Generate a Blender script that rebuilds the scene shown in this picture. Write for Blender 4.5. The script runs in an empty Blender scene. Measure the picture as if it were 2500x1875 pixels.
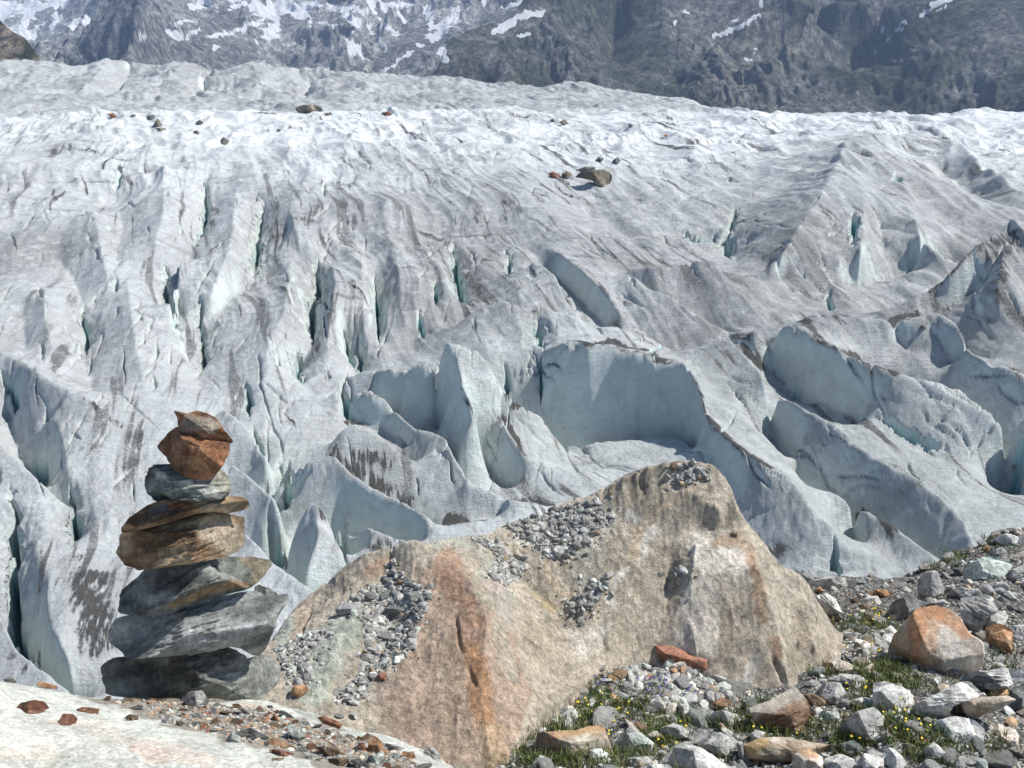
import bpy, bmesh, math, random
import numpy as np
from mathutils import Vector
# ------------------------------------------------------------------ scene, camera model
scene = bpy.context.scene
col = scene.collection
CZ = 30.0                                   # eye height above the valley datum
PITCH = math.radians(18.0)
W, H = 2500.0, 1875.0
F = (W/2)/math.tan(math.radians(25.0))
SP, CP = math.sin(PITCH), math.cos(PITCH)
def ray(x, y):
    """azimuth (0 = view direction, + right) and tangent of the elevation of a sight line"""
    a = (np.asarray(x, float)-W/2)/F; b = (H/2-np.asarray(y, float))/F
    dx = a; dy = CP+SP*b; dz = -SP+CP*b
    hd = np.hypot(dx, dy)
    return np.arctan2(dx, dy), dz/hd
def at(x, y, r):
    """world point on the sight line x, y at horizontal distance r"""
    th, tz = ray(x, y)
    return np.array([r*np.sin(th), r*np.cos(th), CZ+r*tz])
rng = np.random.default_rng(7)
random.seed(7)
# ------------------------------------------------------------------ noise
_G = np.random.default_rng(11)
_PERM = _G.permutation(4096).astype(np.int64)
_ga = _G.uniform(0, 2*np.pi, 4096); _GR2 = np.stack([np.cos(_ga), np.sin(_ga)], 1)
_g3 = _G.normal(size=(4096, 3)); _GR3 = _g3/np.linalg.norm(_g3, axis=1, keepdims=True)
def _h2(i, j): return _PERM[(_PERM[i & 4095]+j) & 4095]
def _h3(i, j, k): return _PERM[(_PERM[(_PERM[i & 4095]+j) & 4095]+k) & 4095]
def noise2(x, y):
    xi = np.floor(x).astype(np.int64); yi = np.floor(y).astype(np.int64)
    fx = x-xi; fy = y-yi
    u = fx*fx*fx*(fx*(fx*6-15)+10); v = fy*fy*fy*(fy*(fy*6-15)+10)
    def g(a, b):
        gr = _GR2[_h2(xi+a, yi+b)]
        return gr[..., 0]*(fx-a)+gr[..., 1]*(fy-b)
    n0 = g(0, 0)*(1-u)+g(1, 0)*u; n1 = g(0, 1)*(1-u)+g(1, 1)*u
    return (n0*(1-v)+n1*v)*1.5
def noise3(p):
    x, y, z = p[..., 0], p[..., 1], p[..., 2]
    xi = np.floor(x).astype(np.int64); yi = np.floor(y).astype(np.int64); zi = np.floor(z).astype(np.int64)
    fx = x-xi; fy = y-yi; fz = z-zi
    s = lambda t: t*t*t*(t*(t*6-15)+10)
    u, v, w = s(fx), s(fy), s(fz)
    def g(a, b, c):
        gr = _GR3[_h3(xi+a, yi+b, zi+c)]
        return gr[..., 0]*(fx-a)+gr[..., 1]*(fy-b)+gr[..., 2]*(fz-c)
    def plane(c):
        n0 = g(0, 0, c)*(1-u)+g(1, 0, c)*u; n1 = g(0, 1, c)*(1-u)+g(1, 1, c)*u
        return n0*(1-v)+n1*v
    return (plane(0)*(1-w)+plane(1)*w)*1.4
def fbm3(p, oct=4, gain=.5, ridge=False):
    s = np.zeros(p.shape[:-1]); a = 1.0; f = 1.0
    for o in range(oct):
        n = noise3(p*f+o*17.3)
        s += a*((1-2*np.abs(n))-.5 if ridge else n); a *= gain; f *= 2.03
    return s
# ------------------------------------------------------------------ object helpers
def tag(o, label=None, cat=None, group=None, kind=None):
    if label: o['label'] = label
    if cat: o['category'] = cat
    if group: o['group'] = group
    if kind: o['kind'] = kind
    return o
def link(name, me, parent=None):
    o = bpy.data.objects.new(name, me); col.objects.link(o)
    if parent: o.parent = parent
    return o
def make_mesh(name, verts, faces, mat=None, smooth=True, attrs=None):
    """faces: (n,3) or (n,4) int array, or a list of such arrays"""
    me = bpy.data.meshes.new(name)
    verts = np.ascontiguousarray(verts, dtype=np.float32)
    fl = faces if isinstance(faces, list) else [faces]
    idx = np.concatenate([f.ravel() for f in fl]).astype(np.int32)
    tot = np.concatenate([np.full(len(f), f.shape[1], np.int32) for f in fl])
    st = np.concatenate([[0], np.cumsum(tot)[:-1]]).astype(np.int32)
    me.vertices.add(len(verts)); me.vertices.foreach_set('co', verts.ravel())
    me.loops.add(len(idx)); me.loops.foreach_set('vertex_index', idx)
    me.polygons.add(len(tot)); me.polygons.foreach_set('loop_start', st)
    me.polygons.foreach_set('loop_total', tot)
    me.update(calc_edges=True)
    me.polygons.foreach_set('use_smooth', np.full(len(tot), smooth, bool))
    if attrs:
        for k, v in attrs.items():
            v = np.asarray(v, np.float32)
            if v.ndim == 1:
                a = me.attributes.new(k, 'FLOAT', 'POINT'); a.data.foreach_set('value', v)
            else:
                a = me.attributes.new(k, 'FLOAT_COLOR', 'POINT')
                a.data.foreach_set('color', np.concatenate([v, np.ones((len(v), 1), np.float32)], 1).ravel())
    if mat: me.materials.append(mat)
    me.validate()
    return me
def grid_faces(n, m):
    a = np.arange(n*m).reshape(n, m)
    return np.stack([a[:-1, :-1], a[:-1, 1:], a[1:, 1:], a[1:, :-1]], -1).reshape(-1, 4)
# ------------------------------------------------------------------ node helper
class NT:
    def __init__(s, name, rough=.9):
        s.m = bpy.data.materials.new(name); s.m.use_nodes = True
        s.t = s.m.node_tree; s.t.nodes.clear()
        s.out = s.n('ShaderNodeOutputMaterial'); s.b = s.n('ShaderNodeBsdfPrincipled')
        s.b.inputs['Roughness'].default_value = rough
        s.b.inputs['Specular IOR Level'].default_value = .25
        s.l(s.b.outputs[0], s.out.inputs[0])
    def n(s, t, **k):
        o = s.t.nodes.new(t)
        for a, v in k.items(): setattr(o, a, v)
        return o
    def l(s, a, b): s.t.links.new(a, b)
    def put(s, sock, v):
        if hasattr(v, 'is_linked') or hasattr(v, 'links'): s.l(v, sock)
        else: sock.default_value = v
    def coord(s, kind='Object', scale=(1, 1, 1), rot=(0, 0, 0), rand=False):
        c = s.n('ShaderNodeTexCoord').outputs[kind]
        if rand:
            oi = s.n('ShaderNodeObjectInfo'); v = s.n('ShaderNodeVectorMath', operation='SCALE')
            v.inputs[0].default_value = (37., 19., 53.); s.l(oi.outputs['Random'], v.inputs['Scale'])
            a = s.n('ShaderNodeVectorMath', operation='ADD'); s.l(c, a.inputs[0]); s.l(v.outputs[0], a.inputs[1]); c = a.outputs[0]
        m = s.n('ShaderNodeMapping'); m.inputs['Scale'].default_value = scale; m.inputs['Rotation'].default_value = rot
        s.l(c, m.inputs[0]); return m.outputs[0]
    def noise(s, v, scale, detail=5, rough=.6, dist=0):
        o = s.n('ShaderNodeTexNoise'); s.l(v, o.inputs['Vector'])
        o.inputs['Scale'].default_value = scale; o.inputs['Detail'].default_value = detail
        o.inputs['Roughness'].default_value = rough; o.inputs['Distortion'].default_value = dist
        return o.outputs['Fac']
    def voro(s, v, scale, feature='F1', rnd=1.0):
        o = s.n('ShaderNodeTexVoronoi', feature=feature); s.l(v, o.inputs['Vector'])
        o.inputs['Scale'].default_value = scale; o.inputs['Randomness'].default_value = rnd
        return o
    def ramp(s, f, *stops):
        o = s.n('ShaderNodeValToRGB'); s.l(f, o.inputs[0]); e = o.color_ramp.elements
        while len(e) < len(stops): e.new(.5)
        for q, (p, c) in zip(e, stops):
            q.position = p; q.color = (c, c, c, 1) if isinstance(c, (int, float)) else tuple(c)+(1,)
        return o.outputs[0]
    def mix(s, f, a, b, mode='MIX'):
        o = s.n('ShaderNodeMix', data_type='RGBA', blend_type=mode)
        s.put(o.inputs[0], f)
        for sock, v in ((o.inputs[6], a), (o.inputs[7], b)):
            s.put(sock, tuple(v)+(1,) if isinstance(v, tuple) and len(v) == 3 else v)
        return o.outputs[2]
    def math(s, op, a, b=None, clamp=False):
        o = s.n('ShaderNodeMath', operation=op, use_clamp=clamp)
        s.put(o.inputs[0], a)
        if b is not None: s.put(o.inputs[1], b)
        return o.outputs[0]
    def attr(s, name, out='Fac'):
        return s.n('ShaderNodeAttribute', attribute_name=name).outputs[out]
    def bump(s, h, strength=.5, dist=.02, normal=None):
        o = s.n('ShaderNodeBump'); o.inputs['Strength'].default_value = strength; o.inputs['Distance'].default_value = dist
        s.l(h, o.inputs['Height'])
        if normal: s.l(normal, o.inputs['Normal'])
        return o.outputs[0]
    def done(s, color, normal=None):
        s.put(s.b.inputs['Base Color'], tuple(color)+(1,) if isinstance(color, tuple) else color)
        if normal: s.l(normal, s.b.inputs['Normal'])
        return s.m
# ------------------------------------------------------------------ terrain sheet on a fan of bearings and log distances
class Fan:
    """a height field over bearing x log(distance); heights interpolated between surveyed lines"""
    def __init__(s, th0, th1, r0, r1, nc, nr):
        s.th = np.linspace(th0, th1, nc); s.lr = np.linspace(math.log(r0), math.log(r1), nr)
        s.nc, s.nr = nc, nr; s.dth = s.th[1]-s.th[0]; s.dlr = s.lr[1]-s.lr[0]
        s.r = np.exp(s.lr)
        s.X = np.outer(np.sin(s.th), s.r); s.Y = np.outer(np.cos(s.th), s.r)      # [col,row]
        s.val = np.zeros((nc, nr)); s.wt = np.zeros((nc, nr))
    def base(s, pts):
        """pts: (image y, distance) along the centre line -> smooth profile z_b(r), relative to the eye"""
        r = np.array([p[1] for p in pts], float); z = np.array([p[1]*ray(W/2, p[0])[1] for p in pts])
        zz = np.interp(s.lr, np.log(r), z)
        k = max(3, int(.10/s.dlr)); ker = np.hanning(2*k+1); ker /= ker.sum()
        s.zb = np.convolve(np.pad(zz, k, mode='edge'), ker, 'valid')
    def hit(s, x, y, z=None):
        th, tz = ray(x, y)
        if z is None: zz = s.zb
        else:
            c = (th-s.th[0])/s.dth; i = int(np.clip(c, 0, s.nc-2)); f = np.clip(c-i, 0, 1)
            zz = z[i]*(1-f)+z[i+1]*f
        d = zz-s.r*tz
        k = np.nonzero(d >= 0)[0]
        if len(k) == 0: return s.r[-1]
        k = k[0]
        if k == 0: return s.r[0]
        t = d[k-1]/(d[k-1]-d[k])
        return math.exp(s.lr[k-1]+t*s.dlr)
    def put(s, th, r, h):
        """survey a line: bearings, distances, heights above the base profile"""
        th, lr, h = (np.asarray(q, float) for q in (th, np.log(r), h))
        for i in range(len(th)-1):
            n = int(2*max(abs(th[i+1]-th[i])/s.dth, abs(lr[i+1]-lr[i])/s.dlr))+2
            t = np.linspace(0, 1, n)
            a = np.rint((th[i]+(th[i+1]-th[i])*t-s.th[0])/s.dth).astype(int)
            b = np.rint((lr[i]+(lr[i+1]-lr[i])*t-s.lr[0])/s.dlr).astype(int)
            v = h[i]+(h[i+1]-h[i])*t
            ok = (a >= 0) & (a < s.nc) & (b >= 0) & (b < s.nr)
            np.add.at(s.val, (a[ok], b[ok]), v[ok]); np.add.at(s.wt, (a[ok], b[ok]), 1.0)
    def line(s, pts, b=None, f=None, mode='k'):
        """pts (x, y, k): on the sight line, (1+k) x the base distance (or distance k in mode 'r')"""
        th, r, z = [], [], []
        for i in range(len(pts)):
            x, y, k = pts[i]
            t, tz = ray(x, y)
            rr = k if mode == 'r' else s.hit(x, y)*(1+k)
            th.append(float(t)); r.append(rr); z.append(rr*float(tz))
        th, r, z = map(np.array, (th, r, z))
        zb = lambda q: np.interp(np.log(q), s.lr, s.zb)
        s.put(th, r, z-zb(r))
        if b: s.put(th, r+b[0], z+b[1]-zb(r+b[0]))
        if f: s.put(th, r-f[0], z+f[1]-zb(r-f[0]))
    def solve(s, screen=40., iters=(400, 200, 120, 70, 45, 30, 20)):
        V = [s.val]; Wt = [s.wt]
        while min(V[-1].shape) > 24 and len(V) < 7:
            v, w = V[-1], Wt[-1]
            v = np.pad(v, ((0, v.shape[0] % 2), (0, v.shape[1] % 2))); w = np.pad(w, ((0, w.shape[0] % 2), (0, w.shape[1] % 2)))
            V.append(v[::2, ::2]+v[1::2, ::2]+v[::2, 1::2]+v[1::2, 1::2])
            Wt.append(w[::2, ::2]+w[1::2, ::2]+w[::2, 1::2]+w[1::2, 1::2])
        h = None
        for L in range(len(V)-1, -1, -1):
            v, w = V[L], Wt[L]; fix = w > 0; c = np.where(fix, v/np.maximum(w, 1e-9), 0)
            h = np.zeros(v.shape) if h is None else np.repeat(np.repeat(h, 2, 0), 2, 1)[:v.shape[0], :v.shape[1]]
            h = np.where(fix, c, h)
            wx = 1/(s.dth*2**L)**2; wy = 1/(s.dlr*2**L)**2
            for _ in range(iters[len(V)-1-L] if len(V)-1-L < len(iters) else 20):
                p = np.pad(h, 1, mode='edge')
                q = (wx*(p[:-2, 1:-1]+p[2:, 1:-1])+wy*(p[1:-1, :-2]+p[1:-1, 2:]))/(2*wx+2*wy+screen)
                h = np.where(fix, c, q)
        return h
    def window(s, x0, x1, y0, y1):
        th = [math.atan2(x, y) for x in (x0, x1) for y in (y0, y1)]; rr = [math.hypot(x, y) for x in (x0, x1) for y in (y0, y1)]
        a0 = int((min(th)-s.th[0])/s.dth)-1; a1 = int((max(th)-s.th[0])/s.dth)+3
        b0 = int((math.log(max(.1, min(rr)*.97))-s.lr[0])/s.dlr)-1; b1 = int((math.log(max(rr))-s.lr[0])/s.dlr)+3
        return slice(max(0, a0), max(0, min(s.nc, a1))), slice(max(0, b0), max(0, min(s.nr, b1)))
    def dist_line(s, P, pad):
        """yield window, distance to the polyline, position along it 0..1"""
        P = np.asarray(P, float)
        sl = s.window(P[:, 0].min()-pad, P[:, 0].max()+pad, max(1., P[:, 1].min()-pad), P[:, 1].max()+pad)
        X, Y = s.X[sl], s.Y[sl]
        if X.size == 0: return None
        seg = np.linalg.norm(np.diff(P, axis=0), axis=1); cum = np.concatenate([[0], np.cumsum(seg)]); tot = max(cum[-1], 1e-6)
        D = np.full(X.shape, 1e9); T = np.zeros(X.shape); S = np.zeros(X.shape)
        for i in range(len(P)-1):
            ax, ay = P[i]; bx, by = P[i+1]; dx, dy = bx-ax, by-ay; L2 = dx*dx+dy*dy+1e-12
            t = np.clip(((X-ax)*dx+(Y-ay)*dy)/L2, 0, 1)
            d = np.hypot(X-ax-t*dx, Y-ay-t*dy); m = d < D
            D[m] = d[m]; T[m] = ((cum[i]+t*seg[i])/tot)[m]; S[m] = np.sign((X-ax)*dy-(Y-ay)*dx)[m]
        return sl, D, T, S
    def mesh(s, name, Z, mat, attrs):
        v = np.stack([s.X, s.Y, Z+CZ], -1).reshape(-1, 3)
        return make_mesh(name, v, grid_faces(s.nc, s.nr)[:, ::-1], mat, True, {k: a.ravel() if a.ndim == 2 else a.reshape(-1, a.shape[-1]) for k, a in attrs.items()})
def smooth01(x, a, b):
    t = np.clip((x-a)/(b-a), 0, 1); return t*t*(3-2*t)
# ================================================================== GLACIER
G = Fan(-.60, .60, 27, 560, 1500, 1350)
G.base([(1875, 36.5), (1695, 42), (1356, 53), (1130, 64), (904, 77), (678, 97), (452, 133), (339, 164), (281, 205), (300, 262), (318, 320), (330, 440), (340, 560)])
def L(p, b=None, f=None):
    if b: p = [(x, y, k-.013) for x, y, k in p]
    elif max(k for x, y, k in p) > .025: p = [(x, y, k*1.35) for x, y, k in p]
    G.line(p, (max(b[0], 1.35), b[1]*1.75) if b else None, f)
# the big ice wall and the bench at its foot
L([(1330,850,-.06),(1386,834,-.12),(1436,842,-.125),(1496,834,-.13),(1540,854,-.12),(1585,860,-.12),(1605,889,-.10),(1665,881,-.11),(1687,914,-.10),(1705,968,-.085),(1724,1018,-.08),(1754,1058,-.08),(1800,1093,-.085),(1880,1138,-.09),(1925,1157,-.09),(1984,1242,-.08),(2034,1288,-.075),(2043,1330,-.06),(2038,1410,-.04)])
L([(1700,893,-.08),(1758,968,-.065),(1826,1026,-.06),(1871,1064,-.055),(1930,1135,-.05)])
L([(1227,939,-.03),(1247,964,-.02),(1287,993,-.01),(1322,1003,0),(1356,1043,.02),(1396,1073,.035),(1436,1085,.04),(1496,1073,.035),(1570,1068,.035),(1645,1070,.02),(1680,1085,.01),(1709,1108,-.005)], b=(.9,-1.6))
L([(1222,1008,-.02),(1247,1058,-.02),(1292,1118,0),(1346,1128,.01),(1396,1152,.02),(1446,1157,.02),(1476,1143,.02)], b=(1.2,-.5))
L([(1300,1060,.035),(1350,1097,.04),(1420,1122,.04)])
L([(1740,1180,.01),(1800,1300,.0),(1900,1390,-.01)])
L([(1250,1228,-.02),(1292,1217,-.03),(1337,1235,-.02)])
L([(1138,1182,-.02),(1172,1187,-.02),(1222,1202,-.02),(1272,1220,-.02)], b=(.9,-1.2))
L([(1073,1262,.02),(1150,1282,.02),(1237,1270,.02)])
# central peak
L([(878,905,0),(920,900,-.02),(959,889,-.05),(1048,844,-.10),(1098,824,-.135),(1167,844,-.105),(1197,894,-.08),(1222,939,-.04)], b=(3,-1.6))
L([(1098,824,-.135),(1128,914,-.10),(1150,960,-.09),(1160,1010,-.07),(1130,1060,-.04)])
L([(929,960,.03),(978,988,.045),(1023,1023,.045),(1058,1043,.045),(1085,1060,.03)])
L([(960,985,-.01),(1018,1038,0),(1088,1058,-.02),(1108,1108,-.02),(1148,1172,-.02)], b=(.8,-1.6))
L([(1150,1100,.03),(1200,1170,.04),(1260,1200,.04)])
L([(819,914,-.04),(904,939,-.03),(949,969,-.01),(974,980,0)], b=(1,-1.4))
L([(830,1020,.03),(930,1062,.03),(1000,1090,.02)])
L([(829,1048,-.02),(864,1026,-.03),(899,1043,-.02),(959,1083,-.01),(998,1123,0)], b=(1,-1.2))
L([(700,1118,-.03),(740,1122,-.04),(780,1113,-.05),(814,1098,-.06),(849,1138,-.05),(899,1172,-.04),(959,1202,-.03),(1023,1237,-.03),(1048,1267,-.02)], b=(1,-2))
L([(815,1240,-.02),(869,1292,.01),(899,1272,-.02),(934,1292,-.02),(1000,1310,-.02)], b=(.8,-2.2))
L([(880,1345,-.02),(960,1340,-.02),(1050,1310,-.02),(1180,1272,-.01)])
# pale serac and the ridges behind the cairn
L([(705,1300,0),(725,1247,-.03),(762,1202,-.06),(790,1235,-.05),(814,1272,-.03),(834,1337,-.01)], b=(1,-3))
L([(762,1202,-.06),(780,1300,-.05),(740,1390,-.02)])
L([(597,1288,-.03),(662,1359,-.03),(721,1397,-.03),(776,1430,-.03),(840,1470,-.03)], b=(.8,-3))
L([(542,995,-.02),(624,1050,-.03),(651,1115,-.02)], b=(.8,-1))
L([(564,1125,-.03),(629,1174,-.04),(683,1218,-.04)], b=(.8,-2))
L([(640,1290,.0),(690,1385,.04)])
L([(0,854,-.03),(108,919,-.04),(190,968,-.04),(244,1000,-.03),(304,1050,-.02),(347,1055,-.02),(390,1060,-.02),(430,1050,-.01)])
L([(20,1000,.04),(38,1093,.05),(108,1169,.05),(125,1196,.04)])
L([(-60,1030,-.02),(0,1071,-.02),(60,1130,-.02),(120,1190,-.01),(165,1230,0)], b=(.7,-1))
L([(119,1011,.0),(141,1028,-.02),(163,1125,-.02),(174,1174,-.01)])
L([(30,1174,-.02),(70,1288,-.02),(100,1360,-.02),(119,1400,-.02),(115,1470,-.02),(125,1540,-.02),(170,1620,-.02)])
L([(-60,1430,-.02),(0,1480,-.02),(33,1560,-.02),(108,1640,-.02),(165,1690,-.02)], b=(.8,-2.5))
L([(190,1180,-.01),(215,1300,-.01),(260,1450,.0)])
# the long ridges on the right
L([(1815,815,-.02),(1849,792,-.06),(1916,786,-.07),(2007,836,-.065),(2097,876,-.065),(2188,908,-.065),(2278,922,-.065),(2346,940,-.06),(2414,989,-.05),(2477,994,-.06),(2560,1040,-.06)])
L([(1850,880,.02),(1880,915,.04),(1912,944,.045),(1962,978,.042),(2030,1012,.036),(2095,1042,.03)])
L([(2085,905,-.02),(2106,931,.01),(2142,978,.05),(2188,1012,.062),(2256,1034,.068),(2323,1075,.06),(2369,1120,.06),(2414,1157,.07),(2445,1211,.08),(2459,1242,.08),(2486,1279,.08)])
L([(1672,850,-.02),(1727,836,-.06),(1781,815,-.10),(1835,863,-.09),(1871,912,-.085),(1912,944,-.075),(1962,976,-.07),(2034,1021,-.065),(2097,1075,-.065),(2142,1107,-.065),(2188,1120,-.07),(2242,1157,-.07),(2296,1202,-.065),(2359,1261,-.06),(2380,1324,-.05)], b=(.9,-2.4))
L([(1700,900,.03),(1745,944,.035),(1826,1034,.03),(1871,1080,.025),(1925,1150,.02)])
L([(2133,1030,.012),(2188,1068,.014),(2256,1102,.016),(2323,1126,.02),(2369,1156,.022),(2400,1205,.022)])
L([(1944,1152,-.01),(1975,1188,-.02),(2029,1197,-.03),(2097,1224,-.04),(2165,1265,-.04),(2233,1319,-.04),(2287,1364,-.04)], b=(1,-1.2))
L([(2040,1215,-.02),(2079,1242,-.03),(2111,1283,-.03),(2156,1328,-.03),(2201,1369,-.03)])
L([(1965,1215,.03),(1989,1251,.035),(2034,1290,.035),(2075,1328,.035),(2080,1400,.04)])
L([(1975,768,-.03),(1993,759,-.04),(2052,768,-.05),(2120,781,-.05),(2188,777,-.06),(2278,772,-.06),(2332,790,-.06),(2377,849,-.05),(2436,881,-.05),(2520,915,-.05)], b=(2,-1.6))
L([(2100,830,.01),(2250,885,0),(2340,905,.01),(2420,960,.01)])
# cones further back on the right
L([(1880,650,-.02),(1930,590,-.06),(1985,510,-.10),(2030,430,-.135),(2064,352,-.16),(2110,360,-.155),(2154,408,-.135),(2210,499,-.09),(2256,589,-.045),(2312,651,-.01)])
L([(2000,340,-.05),(2040,325,-.07),(2110,330,-.07),(2170,360,-.05)])
L([(2030,400,-.10),(1960,440,-.06),(1890,480,-.03),(1820,520,0)])
L([(1872,665,.02),(1950,720,.03),(2098,696,.045),(2210,680,.05),(2320,660,.05)])
L([(2064,352,-.16),(2090,430,-.135),(2110,520,-.09),(2100,620,-.03)]); L([(2030,560,-.06),(2050,640,-.01)]); L([(2150,560,-.03),(2160,630,.01)])
L([(2194,759,0),(2239,713,-.04),(2324,668,-.09),(2408,589,-.15),(2470,538,-.185),(2540,590,-.16)], b=(5,-3))
L([(2380,740,-.03),(2300,760,-.02)])
L([(2470,538,-.185),(2454,600,-.165),(2437,702,-.11),(2440,800,-.04)])
L([(1538,650,-.02),(1600,657,-.03),(1679,643,-.04),(1742,640,-.05),(1781,685,-.03),(1838,740,-.02),(1870,785,0)], b=(2,-1.5))
L([(1300,630,-.02),(1352,662,-.03),(1380,720,-.02),(1440,800,0)], b=(1.5,-1))
L([(1530,668,-.03),(1590,710,-.025),(1700,760,-.02),(1770,800,-.01)], b=(1.5,-1.2))
L([(1148,760,-.03),(1177,740,-.06),(1227,730,-.07),(1297,745,-.07),(1346,760,-.06),(1396,775,-.06),(1456,795,-.05),(1560,800,-.04),(1640,830,-.03)], b=(2,-1.6))
L([(1010,850,.02),(1023,790,.01),(1070,780,.0),(1130,790,.02)])
L([(1780,470,-.0),(1700,420,.01),(1560,400,.02),(1480,430,.02)])
L([(1700,540,.01),(1780,600,.03),(1800,640,.03)])
L([(2230,330,-.02),(2330,350,-.04),(2400,400,-.03),(2500,470,-.02)], b=(6,-1.5))
L([(2300,420,.03),(2420,500,.02)])
# the far swells and the skyline
R = lambda p, **k: G.line(p, mode='r', **k)
R([(-300,300,200),(0,296,200),(113,271,203),(226,277,203),(373,288,200),(542,277,205),(622,271,207),(746,283,203),(938,277,207),(1074,266,212),(1130,266,212),(1243,275,212),(1470,271,215),(1640,271,218),(1780,285,222),(1921,292,225),(2035,296,230),(2150,300,230),(2215,296,225),(2328,283,225),(2407,277,225),(2500,283,225),(2800,280,225)], b=(28,-3.2))
R([(-300,150,420),(0,141,420),(113,153,420),(203,164,420),(260,145,430),(373,158,430),(452,153,430),(542,170,420),(610,156,430),(678,167,430),(746,164,430),(848,175,420),(995,186,410),(1130,198,400),(1243,206,390),(1413,209,380),(1526,226,370),(1639,243,350),(1763,266,330),(1865,283,310),(1944,294,300)], b=(40,-5))
R([(-300,215,345),(0,190,380),(250,195,390),(500,185,395),(800,200,390),(1100,215,370),(1350,235,340),(1600,262,310)])
R([(-300,262,270),(0,255,280),(400,258,280),(800,255,280),(1200,262,270),(1500,270,262)])
R([(-100,235,330),(120,215,345),(250,240,330),(330,205,350),(420,190,370),(520,240,330)], b=(15,-1.2))
R([(600,225,345),(720,200,365),(830,235,340),(1000,225,345),(1150,235,330)], b=(15,-1))
R([(1350,243,300),(1470,262,275),(1560,250,290),(1680,262,280),(1800,284,262)], b=(10,-1))
for P in ([(500,430),(505,490),(495,550),(470,620),(440,700),(430,790),(440,850)], [(640,500),(628,600),(620,690),(560,740),(505,800),(482,900),(490,960)], [(774,640),(777,713),(765,780),(762,850),(735,900),(745,950)], [(407,640),(405,730),(430,800),(470,900),(500,960)], [(205,750),(215,820),(205,880),(230,980)], [(845,790),(858,870),(880,920)], [(1110,600),(1124,700),(1153,755)], [(1243,610),(1246,670)], [(55,760),(65,860)], [(1290,610),(1370,690),(1440,760),(1490,800)], [(706,566),(678,617),(640,680)], [(915,660),(925,760),(930,850)], [(300,430),(285,480),(300,560),(280,640)], [(120,600),(180,680),(205,750)], [(1020,470),(1060,540),(1105,600)], [(1400,480),(1500,560),(1600,610)]):
    L([(x, y, .032 if 0 < i < len(P)-1 else .012) for i, (x, y) in enumerate(P)])
for P in ([(575,450),(570,560),(545,650),(515,720)], [(712,640),(692,760),(655,860),(645,940)], [(450,620),(425,690),(415,780)], [(310,680),(320,760),(335,860),(355,950)], [(812,640),(815,740),(800,850)], [(960,600),(980,700),(990,780)], [(1062,600),(1080,680),(1090,740)], [(105,700),(115,800),(135,870)], [(1330,590),(1420,660),(1500,740),(1560,800)], [(880,600),(885,700),(890,800)], [(400,420),(400,520),(380,600)], [(230,520),(250,620),(265,700)], [(880,430),(960,500),(1010,570)], [(1240,450),(1350,530),(1450,600)], [(720,440),(710,520),(730,600)]):
    L([(x, y, -.028 if 0 < i < len(P)-1 else -.01) for i, (x, y) in enumerate(P)])
for P in ([(260,147,425),(225,200,368),(150,250,318)], [(452,155,425),(400,200,368),(330,258,308)], [(610,158,425),(640,200,366),(600,250,316)], [(848,177,412),(900,215,352),(860,255,305)], [(1130,200,395),(1180,235,332)]): R(P)
for P in ([(325,175,440),(300,215,398),(250,255,335)], [(520,178,440),(500,220,395),(470,258,330)], [(730,180,430),(760,220,388),(740,258,325)], [(1000,200,405),(1040,235,355)]): R(P)
h = G.solve(48.)
# soften crests a little
def blur(a, n=1):
    for _ in range(n):
        p = np.pad(a, 1, mode='edge')
        a = (4*a+p[:-2, 1:-1]+p[2:, 1:-1]+p[1:-1, :-2]+p[1:-1, 2:])/8
    return a
hs = blur(h, 14); kn = 1-smooth01(np.broadcast_to(G.r[None, :], h.shape), 70, 105)
h = blur(h, 3)*(1-kn)+hs*kn
Z = G.zb[None, :]+h
RR = np.broadcast_to(G.r[None, :], Z.shape)
cell = np.maximum(RR*G.dth, RR*G.dlr*.45)
Xg, Yg = G.X, G.Y
wx = Xg+2.2*noise2(Xg*.06+3, Yg*.06); wy = Yg+2.2*noise2(Xg*.06, Yg*.06+9)
n = np.zeros_like(Z)
far = smooth01(RR, 85, 150); rside = smooth01(Xg/RR, .05, .3)
FA = -.26
U = wx*math.cos(FA)-wy*math.sin(FA); V = wx*math.sin(FA)+wy*math.cos(FA)
mod = .55+.9*smooth01(noise2(Xg*.035+5, Yg*.03), -.3, .5)
for lam, amp in ((9, .75), (4.6, .62), (2.3, .34), (1.15, .15), (.6, .06)):        # flutes along the flow
    fade = smooth01(lam/cell, 3, 7)
    a = noise2(U/lam+lam*3, V/(lam*7))
    n += amp*fade*(.42-1.5*np.abs(a))*mod*(1-.35*far)*(.25+.45*smooth01(RR, 68, 88)+.3*smooth01(RR, 100, 140))
for lam, amp in ((24, .60), (12, .50), (6, .40), (3, .24), (1.5, .13), (.75, .085), (.38, .05), (.2, .028)):
    fade = smooth01(lam/cell, 3, 7)
    a = noise2(wx/lam+lam, wy/lam*.8)
    a = np.where(lam > .3, .4*a+.6*(.45-1.5*np.abs(a)), a)
    n += amp*fade*a*(1+(1.2+.6*rside)*far*(lam > 2))*(.85 if lam < 1 else (.3+.2*smooth01(RR, 66, 86)+.5*smooth01(RR, 120, 170)))
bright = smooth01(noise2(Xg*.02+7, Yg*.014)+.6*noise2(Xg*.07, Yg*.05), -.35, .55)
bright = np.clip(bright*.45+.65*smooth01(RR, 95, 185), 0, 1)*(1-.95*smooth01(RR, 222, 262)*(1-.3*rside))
n += 2.6*smooth01(RR, 225, 275)*(.4*noise2(Xg/34, Yg/40)+.35*(.45-1.4*np.abs(noise2(Xg/17+4, Yg/24))))
Z = Z+n
dirt = np.zeros_like(Z); clean = np.zeros_like(Z)
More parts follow.
